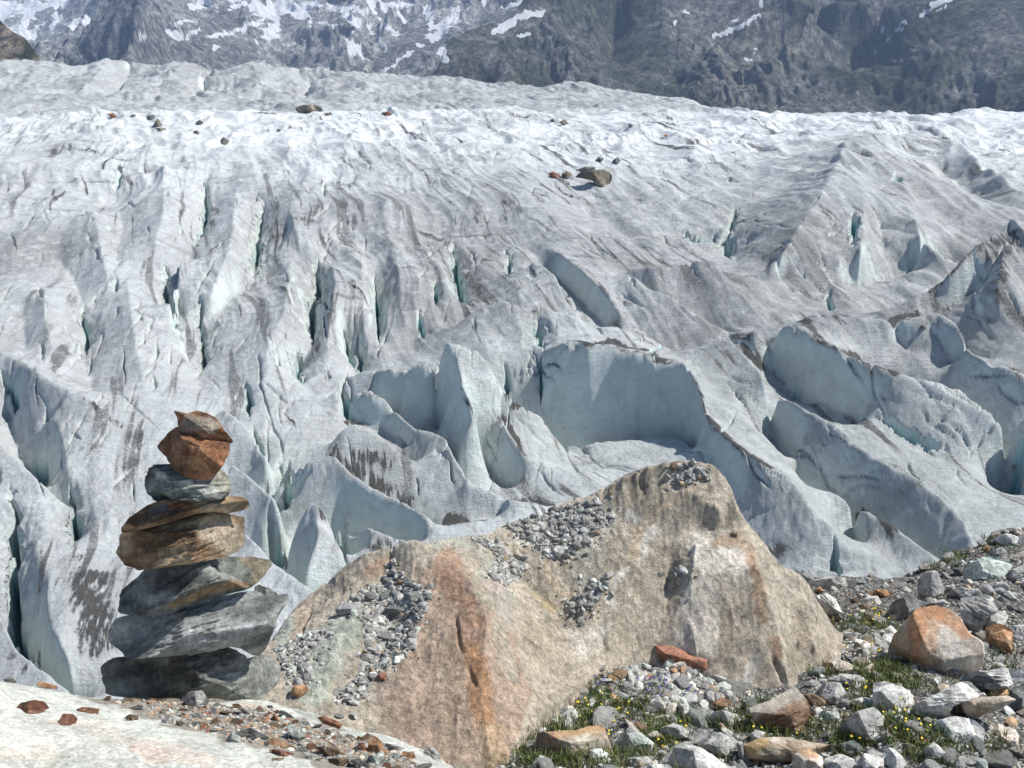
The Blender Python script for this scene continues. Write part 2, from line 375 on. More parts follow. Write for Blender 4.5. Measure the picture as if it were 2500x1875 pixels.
def carve(P, width, depth, cl=1., dt=0., taper=.35, sharp=.55):
    q = G.dist_line(P, width*2.5)
    if q is None: return
    sl, D, T, S = q
    tp = smooth01(T, 0, taper)*smooth01(1-T, 0, taper)*(.75+.5*noise2(T*5+width*77, T*0+depth*9))
    D = np.abs(D*S+width*(.9*noise2(Xg[sl]*.9, Yg[sl]*.9)+.5*noise2(Xg[sl]*2.7, Yg[sl]*2.7))*min(1, 3*width))
    w = width*(.25+.75*tp)
    c = np.clip(1-D/w, 0, 1)**sharp*tp
    Z[sl] -= depth*c+.16*depth*np.exp(-(D/(3.2*w))**2)*tp
    clean[sl] = np.maximum(clean[sl], cl*smooth01(1.25-D/w, 0, .5)*np.minimum(1, tp*1.4))
    if dt: dirt[sl] = np.maximum(dirt[sl], dt*np.exp(-((D-w)/(.8*w))**2)*tp)
def trace(pts, z=None):
    z = Z if z is None else z
    o = []
    for x, y in pts:
        r = G.hit(x, y, z); th = float(ray(x, y)[0]); o.append((r*math.sin(th), r*math.cos(th)))
    return o
Z0 = Z.copy()
for pts, w_, d_ in (
    ([(494,425),(497,442),(503,487),(497,544),(475,612)], .75, 4), ([(645,490),(638,521),(627,600),(619,685)], .85, 5),
    ([(776,628),(774,660),(777,713),(783,722)], .55, 5), ([(768,700),(760,740),(759,800),(763,843)], .6, 5),
    ([(732,845),(727,880),(729,917),(745,940)], .55, 3.5), ([(838,785),(842,810),(853,860),(872,902)], .4, 3), ([(870,810),(878,850),(881,911)], .45, 3),
    ([(1105,585),(1112,630),(1124,702),(1153,758)], .75, 4), ([(1240,600),(1243,630),(1246,672)], .55, 3), ([(407,635),(406,680),(407,730),(429,792),(436,825)], .55, 3),
    ([(210,740),(198,762),(215,815),(209,871)], .5, 3.5), ([(486,710),(488,760),(494,820),(497,871),(480,925)], .5, 3.5),
    ([(1062,680),(1064,710),(1066,752)], .45, 2.5), ([(914,640),(921,760),(927,860)], .28, 1.6), ([(1020,750),(1026,790),(1036,830)], .35, 1.8),
    ([(284,675),(282,715)], .35, 1.5), ([(296,415),(282,470)], .5, 2), ([(792,445),(791,482)], .4, 1.8),
    ([(0,900),(25,940),(50,990)], .5, 2), ([(174,1165),(180,1220),(179,1277),(168,1340)], .45, 4), ([(20,1170),(33,1250),(36,1342),(30,1440),(35,1505),(60,1570),(110,1620)], .55, 5),
    ([(700,1140),(703,1190),(705,1240)], .5, 4), ([(676,1250),(685,1320),(700,1390)], .5, 4), ([(846,1225),(838,1300),(850,1400)], .45, 3), ([(1322,860),(1321,930),(1320,1000)], .3, 1.5),
    ([(1775,550),(1778,590),(1782,635)], 1.1, 5), ([(1655,565),(1700,580),(1765,560)], .7, 3), ([(1800,500),(1790,530),(1780,560)], .7, 3), ([(2190,420),(2200,450)], .7, 2), ([(2290,600),(2310,640)], .6, 2.5), ([(2085,510),(2086,560),(2088,610)], .7, 2), ([(2036,1300),(2042,1350),(2048,1410)], .35, 3),
    ([(1316,770),(1316,810),(1320,850)], .6, 2.2), ([(1225,880),(1235,930),(1240,960)], .5, 2), ([(2470,1090),(2490,1150),(2500,1200)], .5, 3),
    ([(600,925),(605,960),(610,1020)], .4, 2.2), ([(835,935),(850,990),(835,1030)], .45, 2), ([(620,1040),(640,1100)], .4, 2), ([(118,985),(125,1020)], .4, 2.2), ([(2025,700),(2032,760)], .5, 2), ([(1560,880),(1640,850)], .2, .6),
):
    carve(trace(pts, Z0), w_*.68, d_*1.2)
for pts, w_, d_ in (([(1915,935),(1935,960),(1960,985)], .5, 3), ([(2130,1010),(2190,1040),(2256,1075),(2330,1105)], .3, 2), ([(38,1093),(108,1169),(125,1200)], .5, 3), ([(690,1385),(672,1320),(640,1260)], .75, 6), ([(690,1120),(697,1180),(700,1240)], .75, 6)):
    carve(trace(pts, Z0), w_, d_)
# thin cracks that follow the flow
rc = np.random.default_rng(5)
def crack(x, y, ang, length, w_, d_, dt):
    P = []; px, py = trace([(x, y)], Z0)[0]; r = math.hypot(px, py); a = ang
    st = length/6
    for i in range(7):
        P.append((px, py)); px += st*math.sin(a); py += st*math.cos(a); a += rc.normal(0, .13)
    carve(P, w_, d_, cl=.15, dt=dt, taper=.45, sharp=.8)
for i in range(620):
    y = rc.uniform(300, 1250); x = rc.uniform(-60, 2560)
    r = G.hit(x, y, Z0)
    if r > 240: continue
    base_a = -.05+.5*(x-1250)/1250*.35 + rc.normal(0, .16)
    if x > 1350: base_a += -.55
    if rc.random() < .22: base_a += 1.35+rc.normal(0, .15)
    crack(x, y, base_a, rc.uniform(2, 9)*(r/70)**.9, rc.uniform(.07, .2)*(r/70)**.8, rc.uniform(.08, .5), rc.uniform(.3, 1.))
# dirt: traced streaks of debris
def smear(pts, w_, a, z=None, side=0):
    P = trace(pts, Z if z is None else z)
    q = G.dist_line(P, w_*3)
    if q is None: return
    sl, D, T, S = q
    k = np.ones_like(D) if not side else np.where(S*side > 0, 1, .15)
    d_ = a*np.exp(-(D/w_)**2)*k*smooth01(np.minimum(T, 1-T), -.05, .12)
    brk = .78+.30*noise2(Xg[sl]*.9, Yg[sl]*.7)+.35*noise2(U[sl]*4.5, V[sl]*.6)+.3*noise2(U[sl]*11, V[sl]*1.6)
    dirt[sl] = np.maximum(dirt[sl], np.clip(d_*np.clip(brk, 0, 1.4)*(.62 if w_ > .65 else .85), 0, .95))
Zs = Z.copy()
for pts, w_, a in (
    ([(1386,830),(1436,838),(1496,832),(1540,850),(1585,858),(1605,886),(1665,880)], .45, 1.6), ([(1440,800),(1500,795),(1570,830),(1640,860)], .5, .9),
    ([(1690,914),(1724,1015),(1800,1093),(1880,1138),(1925,1157)], .35, 1.1), ([(1830,1120),(1900,1190),(1960,1250)], .8, .8), ([(1850,1345),(1900,1350),(1950,1345)], .9, .9), ([(1820,1395),(1950,1400),(2020,1405)], .7, 1),
    ([(1781,815),(1835,863),(1871,912)], .5, 1.2), ([(1380,870),(1340,900),(1330,960)], 1.1, .8), ([(1436,1083),(1570,1066),(1680,1083)], .3, 1.1), ([(1222,1008),(1247,1058),(1292,1118)], .45, 1.3), ([(1228,960),(1270,1000)], .6, .9),
    ([(1255,1232),(1292,1222),(1337,1240)], .9, 1.6), ([(1080,1265),(1130,1275),(1190,1270)], .5, 1.5), ([(1090,1060),(1108,1108),(1148,1172)], .4, .9), ([(780,1113),(814,1098),(849,1138),(899,1172),(959,1202),(1023,1237)], .8, 1.3), ([(840,1120),(880,1110),(930,1120),(960,1150)], .8, 1.2),
    ([(880,1345),(930,1335),(1000,1330)], .8, 1.1), ([(775,1230),(790,1260),(800,1290)], .5, .9), ([(960,985),(1018,1035),(1085,1055)], .35, 1.0), ([(190,968),(244,1000),(304,1050)], .5, .7), ([(215,1380),(225,1450),(240,1540),(250,1620)], 1.3, 1.4), ([(180,1300),(230,1250),(300,1230)], 1.0, .8), ([(185,1350),(190,1420)], .8, .9),
    ([(0,1585),(40,1620),(90,1660)], 1.0, .8), ([(70,1288),(100,1360)], .8, .7), ([(1916,790),(2007,838),(2097,878),(2188,908),(2278,922)], .55, 1.1), ([(1993,765),(2040,785),(2100,800)], .8, .9), ([(2000,850),(2080,880),(2150,900),(2200,890)], .8, 1.0), ([(2120,781),(2188,777),(2260,772)], .5, 1.2), ([(2300,810),(2340,850),(2400,890)], 1.0, .9), ([(2470,545),(2454,600),(2437,702),(2445,780)], 1.1, 1.1), ([(2420,590),(2350,670),(2260,735)], 2.6, 1.2), ([(2440,580),(2400,660),(2360,720)], 2.4, 1.1), ([(2420,700),(2440,780)], 1.5, 1.), ([(2480,560),(2500,650)], 1.2, .8),
    ([(2097,1230),(2165,1285),(2200,1310)], .35, 1.2), ([(690,555),(760,540),(880,540)], 2.2, .8), ([(640,610),(690,560)], 1.6, .8), ([(1020,560),(1080,590)], 1.2, 1.3), ([(1150,620),(1220,660),(1260,700)], 1.2, .9), ([(1000,780),(1040,800),(1080,790)], .8, .8), ([(840,1035),(880,1028)], .6, .9),
    ([(1330,640),(1420,690),(1500,730)], 1.3, .8), ([(1600,690),(1700,740)], 1.0, .7), ([(1780,520),(1850,540),(1880,560)], 1.6, .9), ([(1990,400),(1900,470),(1800,520)], 2.2, .6), ([(2180,820),(2260,840),(2330,830)], .8, .7), ([(2120,1350),(2160,1390)], .5, .6),
    ([(260,278),(380,284),(460,280)], 1.5, .9), ([(610,276),(680,280)], 1.5, 1.2), ([(850,278),(940,278)], 1.2, 1.2), ([(1230,276),(1420,283)], 1.6, 1.1), ([(1470,258),(1600,262),(1700,278)], 3, .9), ([(1620,250),(1760,270),(1870,288)], 2.5, .8), ([(1540,285),(1640,288),(1700,296)], 2, .9), ([(1420,300),(1440,340)], 1.8, .8), ([(2060,300),(2100,305)], 2, .9), ([(2190,340),(2240,330),(2290,345)], 2.2, .8), ([(2230,450),(2280,480)], 2, .8), ([(980,390),(1050,410),(1130,440)], 1.2, .8), ([(1340,440),(1420,490)], 1.5, .6), ([(120,590),(180,650)], .8, .7), ([(0,700),(60,720)], 1.6, .6), ([(500,640),(540,600)], 1.2, .7), ([(600,700),(660,660),(700,610)], 1.2, .7),
):
    smear(pts, w_, a*(1.6 if w_ < .65 else 1.35), Zs)
stk = noise2(U/1.5+30, V/26)+.6*noise2(U/.55, V/9)+.35*noise2(U/.25, V/4)
sheet = smooth01(noise2(Xg*.03+3, Yg*.022+8)+.5*noise2(Xg*.1, Yg*.06), -.85, .0)*smooth01(RR, 46, 56)*(1-smooth01(RR, 185, 215))
dirt = np.maximum(dirt, .72*smooth01(stk, .12, .62)*(.3+.7*sheet))
arc = noise2(RR/1.7+.6*noise2(Xg/9, Yg/9), Xg/22+40)+.5*noise2(RR/.6, Xg/9)
dirt = np.maximum(dirt, .58*smooth01(arc, .1, .6)*sheet)
crestz = smooth01((Z-blur(Z, 6))/np.maximum(.0014*RR, .05), .5, 1.4)*smooth01(noise2(Xg*.16+6, Yg*.12), -.25, .25)*(1-smooth01(RR, 110, 140))
dirt = np.maximum(dirt, .8*crestz)
# slope and curvature
e1 = np.stack([np.gradient(Xg, axis=0), np.gradient(Yg, axis=0), np.gradient(Z, axis=0)], -1)
e2 = np.stack([np.gradient(Xg, axis=1), np.gradient(Yg, axis=1), np.gradient(Z, axis=1)], -1)
nn = np.cross(e1, e2); nz = np.abs(nn[..., 2])/np.linalg.norm(nn, axis=-1)
steep = smooth01(1-nz, .34, .62)
near = (1-smooth01(RR, 70, 92))*(.55+.45*smooth01(Xg/RR, -.2, .05))
clean = np.clip(np.maximum(np.maximum(clean, steep*.5), .23*near), 0, 1)
zl = blur(Z, 10)-Z; fur = smooth01(zl/np.maximum(.012*RR**.8*.35, .05), .1, 1.0)*(1-steep)
dirt = np.clip(np.maximum(dirt, .62*fur*smooth01(noise2(Xg*.06+3, Yg*.05), -.5, .3)*(1-.6*bright))+.13*smooth01(noise2(Xg*.11, Yg*.09)+.5*noise2(Xg*.5, Yg*.5), .05, .6)*(1-clean), 0, 1)*(1-.65*steep)
t = NT('glacier_ice', .5)
co = t.coord('Object')
big = t.noise(co, .16, 7, .65)
mid = t.noise(co, .7, 7, .68)
fine = t.noise(co, 2.4, 8, .74)
micro = t.noise(co, 9., 6, .78)
stretch = t.coord('Object', (.30, 3.6, 3.6), (0, 0, .12))
fol = t.noise(stretch, 1.0, 7, .68, .7)
flow = t.noise(t.coord('Object', (3.2, .4, 3.2), (0, 0, -.26)), .8, 7, .68, .6)
crust = t.ramp(big, (.28, (.30, .315, .305)), (.5, (.375, .395, .385)), (.72, (.47, .495, .485)))
vast = t.noise(t.coord('Object', (.9, .25, .9), (0, 0, -.26)), .09, 5, .6)
crust = t.mix(t.math('MULTIPLY', t.ramp(vast, (.42, 1.), (.56, 0.)), .6), crust, (.20, .203, .20))
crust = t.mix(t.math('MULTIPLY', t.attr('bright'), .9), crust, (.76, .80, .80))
crust = t.mix(t.math('MULTIPLY', t.ramp(fol, (.36, 1.), (.50, 0.)), .38), crust, (.25, .245, .24))
crust = t.mix(t.math('MULTIPLY', t.ramp(flow, (.36, 1.), (.47, 0.)), .55), crust, (.23, .225, .22))
crust = t.mix(t.math('MULTIPLY', t.ramp(mid, (.50, 0.), (.66, 1.)), .5), crust, (.70, .72, .71))
crust = t.mix(t.math('MULTIPLY', t.ramp(micro, (.56, 0.), (.68, 1.)), .6), crust, (.86, .88, .88))
crust = t.mix(t.math('MULTIPLY', t.ramp(micro, (.32, 1.), (.46, 0.)), .55), crust, (.19, .185, .175))
cl = t.attr('clean'); dr = t.attr('dirt')
cleanc = t.ramp(cl, (.0, (.69, .73, .70)), (.5, (.68, .75, .715)), (.72, (.46, .68, .68)), (1., (.13, .46, .53)))
cleanc = t.mix(t.math('MULTIPLY', t.ramp(mid, (.40, 1.), (.58, 0.)), .45), cleanc, (.46, .51, .49))
cleanc = t.mix(t.math('MULTIPLY', t.ramp(flow, (.36, 1.), (.46, 0.)), .35), cleanc, (.36, .38, .355))
cleanc = t.mix(t.math('MULTIPLY', t.ramp(micro, (.52, 0.), (.7, 1.)), .35), cleanc, (.72, .77, .755))
colr = t.mix(t.ramp(cl, (.06, 0.), (.5, 1.)), crust, cleanc)
grit = t.noise(co, 22., 5, .8)
gr = t.math('SUBTRACT', t.math('ADD', t.math('MULTIPLY', fine, .55), t.math('ADD', t.math('MULTIPLY', micro, .9), t.math('MULTIPLY', grit, 1.3))), .35)
dm = t.ramp(t.math('SUBTRACT', t.math('MULTIPLY', dr, 1.5), gr), (-.75, 0.), (-.3, .3), (.0, .65), (.35, .97))
dm.node.color_ramp.interpolation = 'LINEAR'
colr = t.mix(t.math('MULTIPLY', t.ramp(dr, (.02, 0.), (.8, 1.)), .28), colr, (.17, .165, .15))
colr = t.mix(dm, colr, t.ramp(grit, (.35, (.025, .024, .022)), (.65, (.10, .095, .083))))
hgt = t.math('ADD', t.math('ADD', fine, t.math('MULTIPLY', fol, .5)), t.math('MULTIPLY', micro, .45))
ice_mat = t.done(colr, t.bump(hgt, 1., .2))
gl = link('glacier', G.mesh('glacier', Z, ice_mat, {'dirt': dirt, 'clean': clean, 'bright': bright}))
tag(gl, 'crevassed grey white glacier ice filling the valley below the moraine', 'glacier', kind='structure')
# ================================================================== MOUNTAINS
def project(X, Y, Zr):
    """sight-line coordinates of points relative to the eye (used to survey colours)"""
    fw = Y*CP-Zr*SP; up = Y*SP+Zr*CP
    return W/2+F*X/fw, H/2-F*up/fw
def poly_dist(px, py, P):
    D = np.full(px.shape, 1e9, np.float32)
    for (ax, ay), (bx, by) in zip(P[:-1], P[1:]):
        dx, dy = bx-ax, by-ay; t_ = np.clip(((px-ax)*dx+(py-ay)*dy)/(dx*dx+dy*dy+1e-9), 0, 1)
        D = np.minimum(D, np.hypot(px-ax-t_*dx, py-ay-t_*dy))
    return D
def inside(px, py, P):
    c = np.zeros(px.shape, bool); n_ = len(P)
    for i in range(n_):
        x1, y1 = P[i]; x2, y2 = P[(i+1) % n_]
        if y1 == y2: continue
        c ^= ((py < y1) != (py < y2)) & (px < (x2-x1)*(py-y1)/(y2-y1)+x1)
    return c
M = Fan(-.72, .72, 545, 7200, 1500, 1250)
M.base([(420, 545), (400, 900), (300, 1500), (200, 2000), (120, 3000), (60, 4500), (20, 7200)])
R = lambda p, **k: M.line(p, mode='r', **k)
# right hand slope: foot, middle, heights above the frame
R([(1050,330,1430),(1500,330,1430),(2000,350,1400),(2600,350,1350),(3400,350,1300)])
R([(1330,-20,1760),(1230,57,1700),(1113,85,1640),(1083,130,1590),(1068,195,1540)], b=(70,-70))
R([(1450,-20,1800),(1700,0,1830),(1900,0,1800),(2200,0,1780),(2500,0,1760),(3300,-60,1700)])
R([(1330,-20,1760),(1400,-150,1950),(1560,-420,2250)], b=(160,-120))
R([(1560,-420,2250),(1900,-480,2250),(2300,-460,2200),(2700,-520,2200),(3400,-560,2200)], b=(600,-200))
# buttress, gullies of the right slope
R([(1985,40,1740),(1940,110,1660),(1870,200,1570),(1850,285,1500)]); R([(2040,35,1930),(2005,130,1820),(1920,250,1710),(1895,300,1650)])
R([(1520,60,1820),(1499,113,1780),(1476,209,1680)]); R([(1450,60,1700),(1425,130,1630),(1430,210,1540)])
R([(2200,60,1860),(2097,192,1740),(2030,260,1670)]); R([(2270,100,1640),(2200,200,1580),(2170,280,1500)])
R([(1620,60,1740),(1600,150,1650),(1640,230,1560)]); R([(2420,60,1700),(2380,180,1590),(2360,280,1500)])
# central grey face
R([(300,260,2300),(600,260,2330),(900,260,2330),(1150,270,2330)])
R([(340,0,2900),(600,0,2950),(850,0,2980),(1100,0,2900),(1300,-10,2800)]); R([(420,-350,3500),(700,-420,3600),(1000,-400,3600),(1300,-420,3500),(1900,-600,3800)], b=(800,-250))
R([(661,0,3020),(684,68,2790),(700,141,2580),(695,190,2470)]); R([(746,68,2740),(706,130,2600)])
R([(620,60,2690),(640,130,2520)]); R([(770,80,2640),(760,150,2500)]); R([(860,0,2880),(900,90,2620),(930,150,2480)]); R([(960,20,3000),(1000,80,2780)])
R([(940,175,2380),(1000,105,2480),(1060,90,2560)])
# dark spur on the left
R([(400,-90,2750),(339,57,2380),(316,113,2270),(305,165,2180)]); R([(300,-60,3000),(271,0,2880),(226,40,2720),(170,107,2520),(150,165,2400)], b=(90,-90))
# snow mountain behind
R([(-500,190,3300),(100,190,3500),(220,170,3500)]); R([(-600,-40,4800),(0,-20,4800),(150,-30,4800),(260,-40,4700)]); R([(-600,-420,5900),(0,-400,5900),(300,-380,5800),(420,-420,5600)], b=(700,-200))
# tan cliff at the left edge
R([(-500,-260,1250),(-250,-130,1180),(-100,-30,1100),(0,35,1030),(60,92,985),(118,158,940),(160,230,880)], b=(90,-60)); R([(-500,230,820),(-100,230,840),(60,230,850)])
hm = blur(M.solve(30.), 2)
Zm = M.zb[None, :]+hm
Rm = np.broadcast_to(M.r[None, :], Zm.shape); Xm, Ym = M.X, M.Y
cellm = np.maximum(Rm*M.dth, Rm*M.dlr*.5)
ux = Xm+40*noise2(Xm/170, Ym/170+3); uy = Ym+40*noise2(Xm/170+8, Ym/170)
nm = np.zeros_like(Zm); rough = np.zeros_like(Zm)
for lam, amp in ((420, 26), (190, 30), (90, 24), (45, 16), (22, 9), (11, 4.5), (6, 2.2)):
    fade = smooth01(lam/cellm, 2.5, 6)
    a_ = .45-1.5*np.abs(noise2(ux/lam+lam, uy/lam*.75))
    nm += amp*fade*a_
    if lam < 100: rough += a_*fade
px, py = project(Xm, Ym, Zm)
cliffs = smooth01(noise2(Xm/240+4, Ym/240), -.25, .35)
amp = np.where((px > 1000) & (Rm < 2300), .62, np.where(Rm > 2000, 1.05, .5))*(.45+.75*cliffs)
scree = np.zeros_like(Zm)
for P, wd in (([(380,100),(330,140),(420,140),(600,130)], 28), ([(940,175),(1000,110),(1050,95)], 34), ([(1700,60),(1800,20),(1850,0)], 42), ([(560,40),(470,120)], 25), ([(1230,70),(1320,40)], 25), ([(2100,60),(2170,30)], 20)):
    scree = np.maximum(scree, smooth01(1.5-poly_dist(px, py, P)/wd, 0, .8))
Zm = Zm+nm*amp*(1-.8*scree)*smooth01(Rm, 545, 800)
px, py = project(Xm, Ym, Zm)
# snow lying in patches
snow = np.zeros_like(Zm)
jx = px+8*noise2(Xm/30, Ym/40)+5*noise2(Xm/10, Ym/16)+3*noise2(Xm/5, Ym/8); jy = py+8*noise2(Xm/30+5, Ym/40)+5*noise2(Xm/10+4, Ym/16)+3*noise2(Xm/5+4, Ym/8)
for P, wd in (([(412,79),(443,90)],9),([(460,90),(480,76)],4),([(503,88),(545,82),(593,75)],4.5),([(593,65),(644,51)],5),([(610,28),(672,45),(681,73)],5.5),([(780,57),(813,61)],4.5),([(842,34),(870,57)],10),([(898,68),(915,85)],5),([(859,102),(859,132)],8),([(938,57),(966,85)],5),([(928,96),(938,118)],4),([(1045,23),(1051,51)],10),([(1107,25),(1113,51),(1085,73),(1051,93)],9),([(1079,124),(1085,150)],8),([(469,17),(509,6)],8),([(802,17),(893,25)],6),([(424,57),(475,51)],4),([(342,90),(354,93)],4),([(622,102),(628,104)],4),([(522,116),(540,113)],3.5),([(938,175),(970,150),(1006,124)],4),([(1203,79),(1250,57),(1323,25)],7.5),([(1267,90),(1292,79)],4.5),([(1744,84),(1804,68),(1855,34)],5),([(1790,52),(1802,48)],3),([(1672,28),(1677,30)],4.5),([(1650,60),(1654,57)],3.5),([(1820,144),(1832,144)],4.5),([(1840,124),(1843,124)],3),([(2143,73),(2162,69)],4),([(2204,58),(2216,54)],4.5),([(2195,75),(2210,70)],3),([(2278,11),(2312,2)],8),([(2250,36),(2284,17)],3.5),([(2290,32),(2305,20)],3),([(2168,102),(2176,99)],3),([(2131,131),(2137,127)],3.5),([(1860,0),(1860,10)],4),([(1100,110),(1140,100)],0),([(750,20),(760,60)],4),([(560,20),(600,8)],5),([(700,10),(740,15)],5),([(930,10),(1000,14)],6),([(970,30),(985,55)],5)):
    if wd: snow = np.maximum(snow, smooth01(1.35-poly_dist(jx, jy, P)/wd, 0, .6))
sn = noise2(Xm/150, Ym/210)+.7*noise2(Xm/60+3, Ym/90)+.45*noise2(Xm/25, Ym/35)
up_ = smooth01(70-py, 0, 110)
snow = np.maximum(snow, np.where((Rm > 3050) & (px < np.where(py > 0, 268-.73*py, 420)), smooth01(sn+.25*up_, -.25, -.05), 0))
snow = np.maximum(snow, np.where((Rm > 2450) & (px > 330) & (px < 1290), smooth01(sn+.75*up_-.66, .0, .1), 0))
snow = np.maximum(snow, smooth01(sn+.9*smooth01(-py, 60, 300)-.6, 0, .15)*smooth01(-py, 30, 60))
tone = noise2(Xm/120+9, Ym/120)+.6*noise2(Xm/38, Ym/38)
def lerp3(a, b, t_): return np.asarray(a)[None, None]*(1-t_[..., None])+np.asarray(b)[None, None]*t_[..., None]
colm = lerp3((.25, .25, .24), (.42, .415, .395), smooth01(tone, -.5, .6))
def paint_to(c, m): 
    global colm
    colm = colm*(1-m[..., None])+np.asarray(c)[None, None]*m[..., None]
rightm = ((px > 1040) & (Rm < 2350)).astype(float)
paint_to((.085, .092, .075), rightm*(.55+.45*smooth01(tone, -.4, .4)))
paint_to((.06, .082, .045), rightm*smooth01(noise2(Xm/70, Ym/70)+.5*noise2(Xm/24, Ym/24), .05, .5)*.75)
slab = rightm*inside(jx, jy, [(1760,20),(2000,30),(2010,110),(1960,190),(1895,285),(1790,290),(1700,200),(1730,100)])
paint_to((.21, .205, .175), slab*.75)
paint_to((.125, .125, .108), rightm*inside(jx, jy, [(1380,60),(1500,60),(1480,200),(1420,220)])*.6)
spur = ((Rm < 2900) & (Rm > 1500) & inside(jx, jy, [(290,-200),(271,0),(226,40),(170,107),(140,200),(300,200),(316,113),(345,50),(420,-200)])).astype(float)
paint_to((.105, .11, .118), spur*.85)  # shade on the spur's left-facing slabs is put into their colour
paint_to((.185, .18, .17), scree*.8)
tan = ((Rm < 1300) & (px < 220)).astype(float)
paint_to((.25, .215, .165), tan); paint_to((.06, .075, .035), tan*smooth01(noise2(Xm/24, Ym/24)+.4*noise2(Xm/9, Ym/9)+smooth01(70-py, 0, 40)*.5, .15, .4))
cav = smooth01(rough, -.5, .9)
t = NT('mountain_rock', .95)
c4 = t.coord('Object')
nz_ = t.noise(c4, .05, 9, .75); nf = t.noise(t.coord('Object', (1, 1, .4)), .11, 7, .75)
cm = t.mix(.85, t.attr('col', 'Color'), t.ramp(nz_, (.34, .2), (.5, .85), (.68, 1.9)), 'MULTIPLY')
cm = t.mix(.85, cm, t.ramp(nf, (.36, .15), (.5, .95), (.64, 1.9)), 'MULTIPLY')
sm = t.ramp(t.math('ADD', t.attr('snow'), t.math('MULTIPLY', nf, .5)), (.62, 0.), (.82, 1.))
cm = t.mix(sm, cm, (.86, .88, .9))
mt_mat = t.done(cm, t.bump(nf, 1., 14.))
mo = link('mountains', M.mesh('mountains', Zm, mt_mat, {'col': colm, 'snow': snow}))
tag(mo, 'grey green rocky mountainsides with snow patches beyond the glacier', 'mountains', kind='structure')
t = NT('valley_rubble', .95)
vm = t.done(t.ramp(t.noise(t.coord('Object'), .05, 8, .7), (.3, (.10, .10, .095)), (.7, (.24, .235, .22))))
S_ = 9000.
vf = link('valley_floor', make_mesh('valley_floor', np.array([[-S_,-S_,-165],[S_,-S_,-165],[S_,S_,-165],[-S_,S_,-165]]), np.array([[0,1,2,3]]), vm))
tag(vf, 'bare rubble floor of the wide valley', 'ground', kind='structure')
# the air of the valley
t = NT('air'); t.t.nodes.remove(t.b)
pv = t.n('ShaderNodeVolumePrincipled'); pv.inputs['Color'].default_value = (.50, .68, 1., 1); pv.inputs['Density'].default_value = .00010; pv.inputs['Anisotropy'].default_value = .2
t.l(pv.outputs[0], t.out.inputs['Volume'])
zt = float(Zm.max()+CZ+30); a_ = 9200.
bv = np.array([(x, y, z) for x in (-a_, a_) for y in (-a_, a_) for z in (-166., zt)])
hz = link('haze', make_mesh('haze', bv, np.array([[0,1,3,2],[4,6,7,5],[0,4,5,1],[2,3,7,6],[0,2,6,4],[1,5,7,3]]), t.m, False))
tag(hz, 'thin blue haze filling the valley air', 'haze', kind='stuff')
# ================================================================== FOREGROUND: slab, big outcrop, moraine ground
def rock_attr_mat(name, bump=.5, bs=40., dist=.01, rough=.88, contrast=1., bands=None):
    """rock whose large colour patches sit in the 'col' attribute; grain is procedural"""
    t = NT(name, rough); c = t.coord('Object')
    g1 = t.noise(c, bs*.12, 8, .72); g2 = t.noise(c, bs, 7, .8); g3 = t.noise(t.coord('Object', (1, 1, .22)), bs*.5, 7, .8, .5)
    k = contrast
    m = t.mix(.7*k, t.attr('col', 'Color'), t.ramp(g1, (.32, .7), (.5, 1.06), (.68, 1.45)), 'MULTIPLY')
    m = t.mix(.75*k, m, t.ramp(g2, (.34, .5), (.5, 1.1), (.65, 1.65)), 'MULTIPLY')
    m = t.mix(.7*k, m, t.ramp(g3, (.36, .55), (.5, 1.1), (.64, 1.6)), 'MULTIPLY')
    sp = t.voro(c, bs*1.6)
    m = t.mix(t.math('MULTIPLY', t.ramp(sp.outputs['Distance'], (.06, 1.), (.16, 0.)), .35*k), m, (.62, .60, .56))
    h_ = t.math('ADD', g2, t.math('ADD', t.math('MULTIPLY', g3, 1.2), t.math('MULTIPLY', g1, 1.5)))
    return t.done(m, t.bump(h_, bump, dist))
def fan_fin(Fn, hh, relief, waves, n_blur=2):
    Z_ = Fn.zb[None, :]+blur(hh, n_blur)
    for lam, amp, rid in waves:
        fade = smooth01(lam/np.maximum(np.broadcast_to(Fn.r, Z_.shape)*Fn.dth, 1e-6), 2.5, 6)
        a_ = noise2(Fn.X/lam+lam*7, Fn.Y/lam*.8+lam)
        Z_ = Z_+relief*amp*fade*((.4-1.4*np.abs(a_)) if rid else a_)
    return Z_
def colours(Fn, Z_, base, jitter, lam, paints):
    px, py = project(Fn.X, Fn.Y, Z_)
    jx = px+jitter*(noise2(Fn.X/lam, Z_/lam+Fn.Y/lam)+.6*noise2(Fn.X/lam*2.7+4, (Z_+Fn.Y)/lam*2.7)); jy = py+jitter*(noise2(Fn.X/lam+9, (Z_+Fn.Y)/lam)+.6*noise2(Fn.X/lam*2.7, (Z_+Fn.Y)/lam*2.7+6))
    c = np.broadcast_to(np.asarray(base, float), Z_.shape+(3,)).copy()
    for P, wd, rgb, al in paints:
        m = al*(smooth01(1.5-poly_dist(jx, jy, P)/wd, 0, 1.0) if wd else inside(jx, jy, P).astype(float))
        if not wd: m = blur(m, 2)
        c = c*(1-m[..., None])+np.asarray(rgb)*m[..., None]
    return c
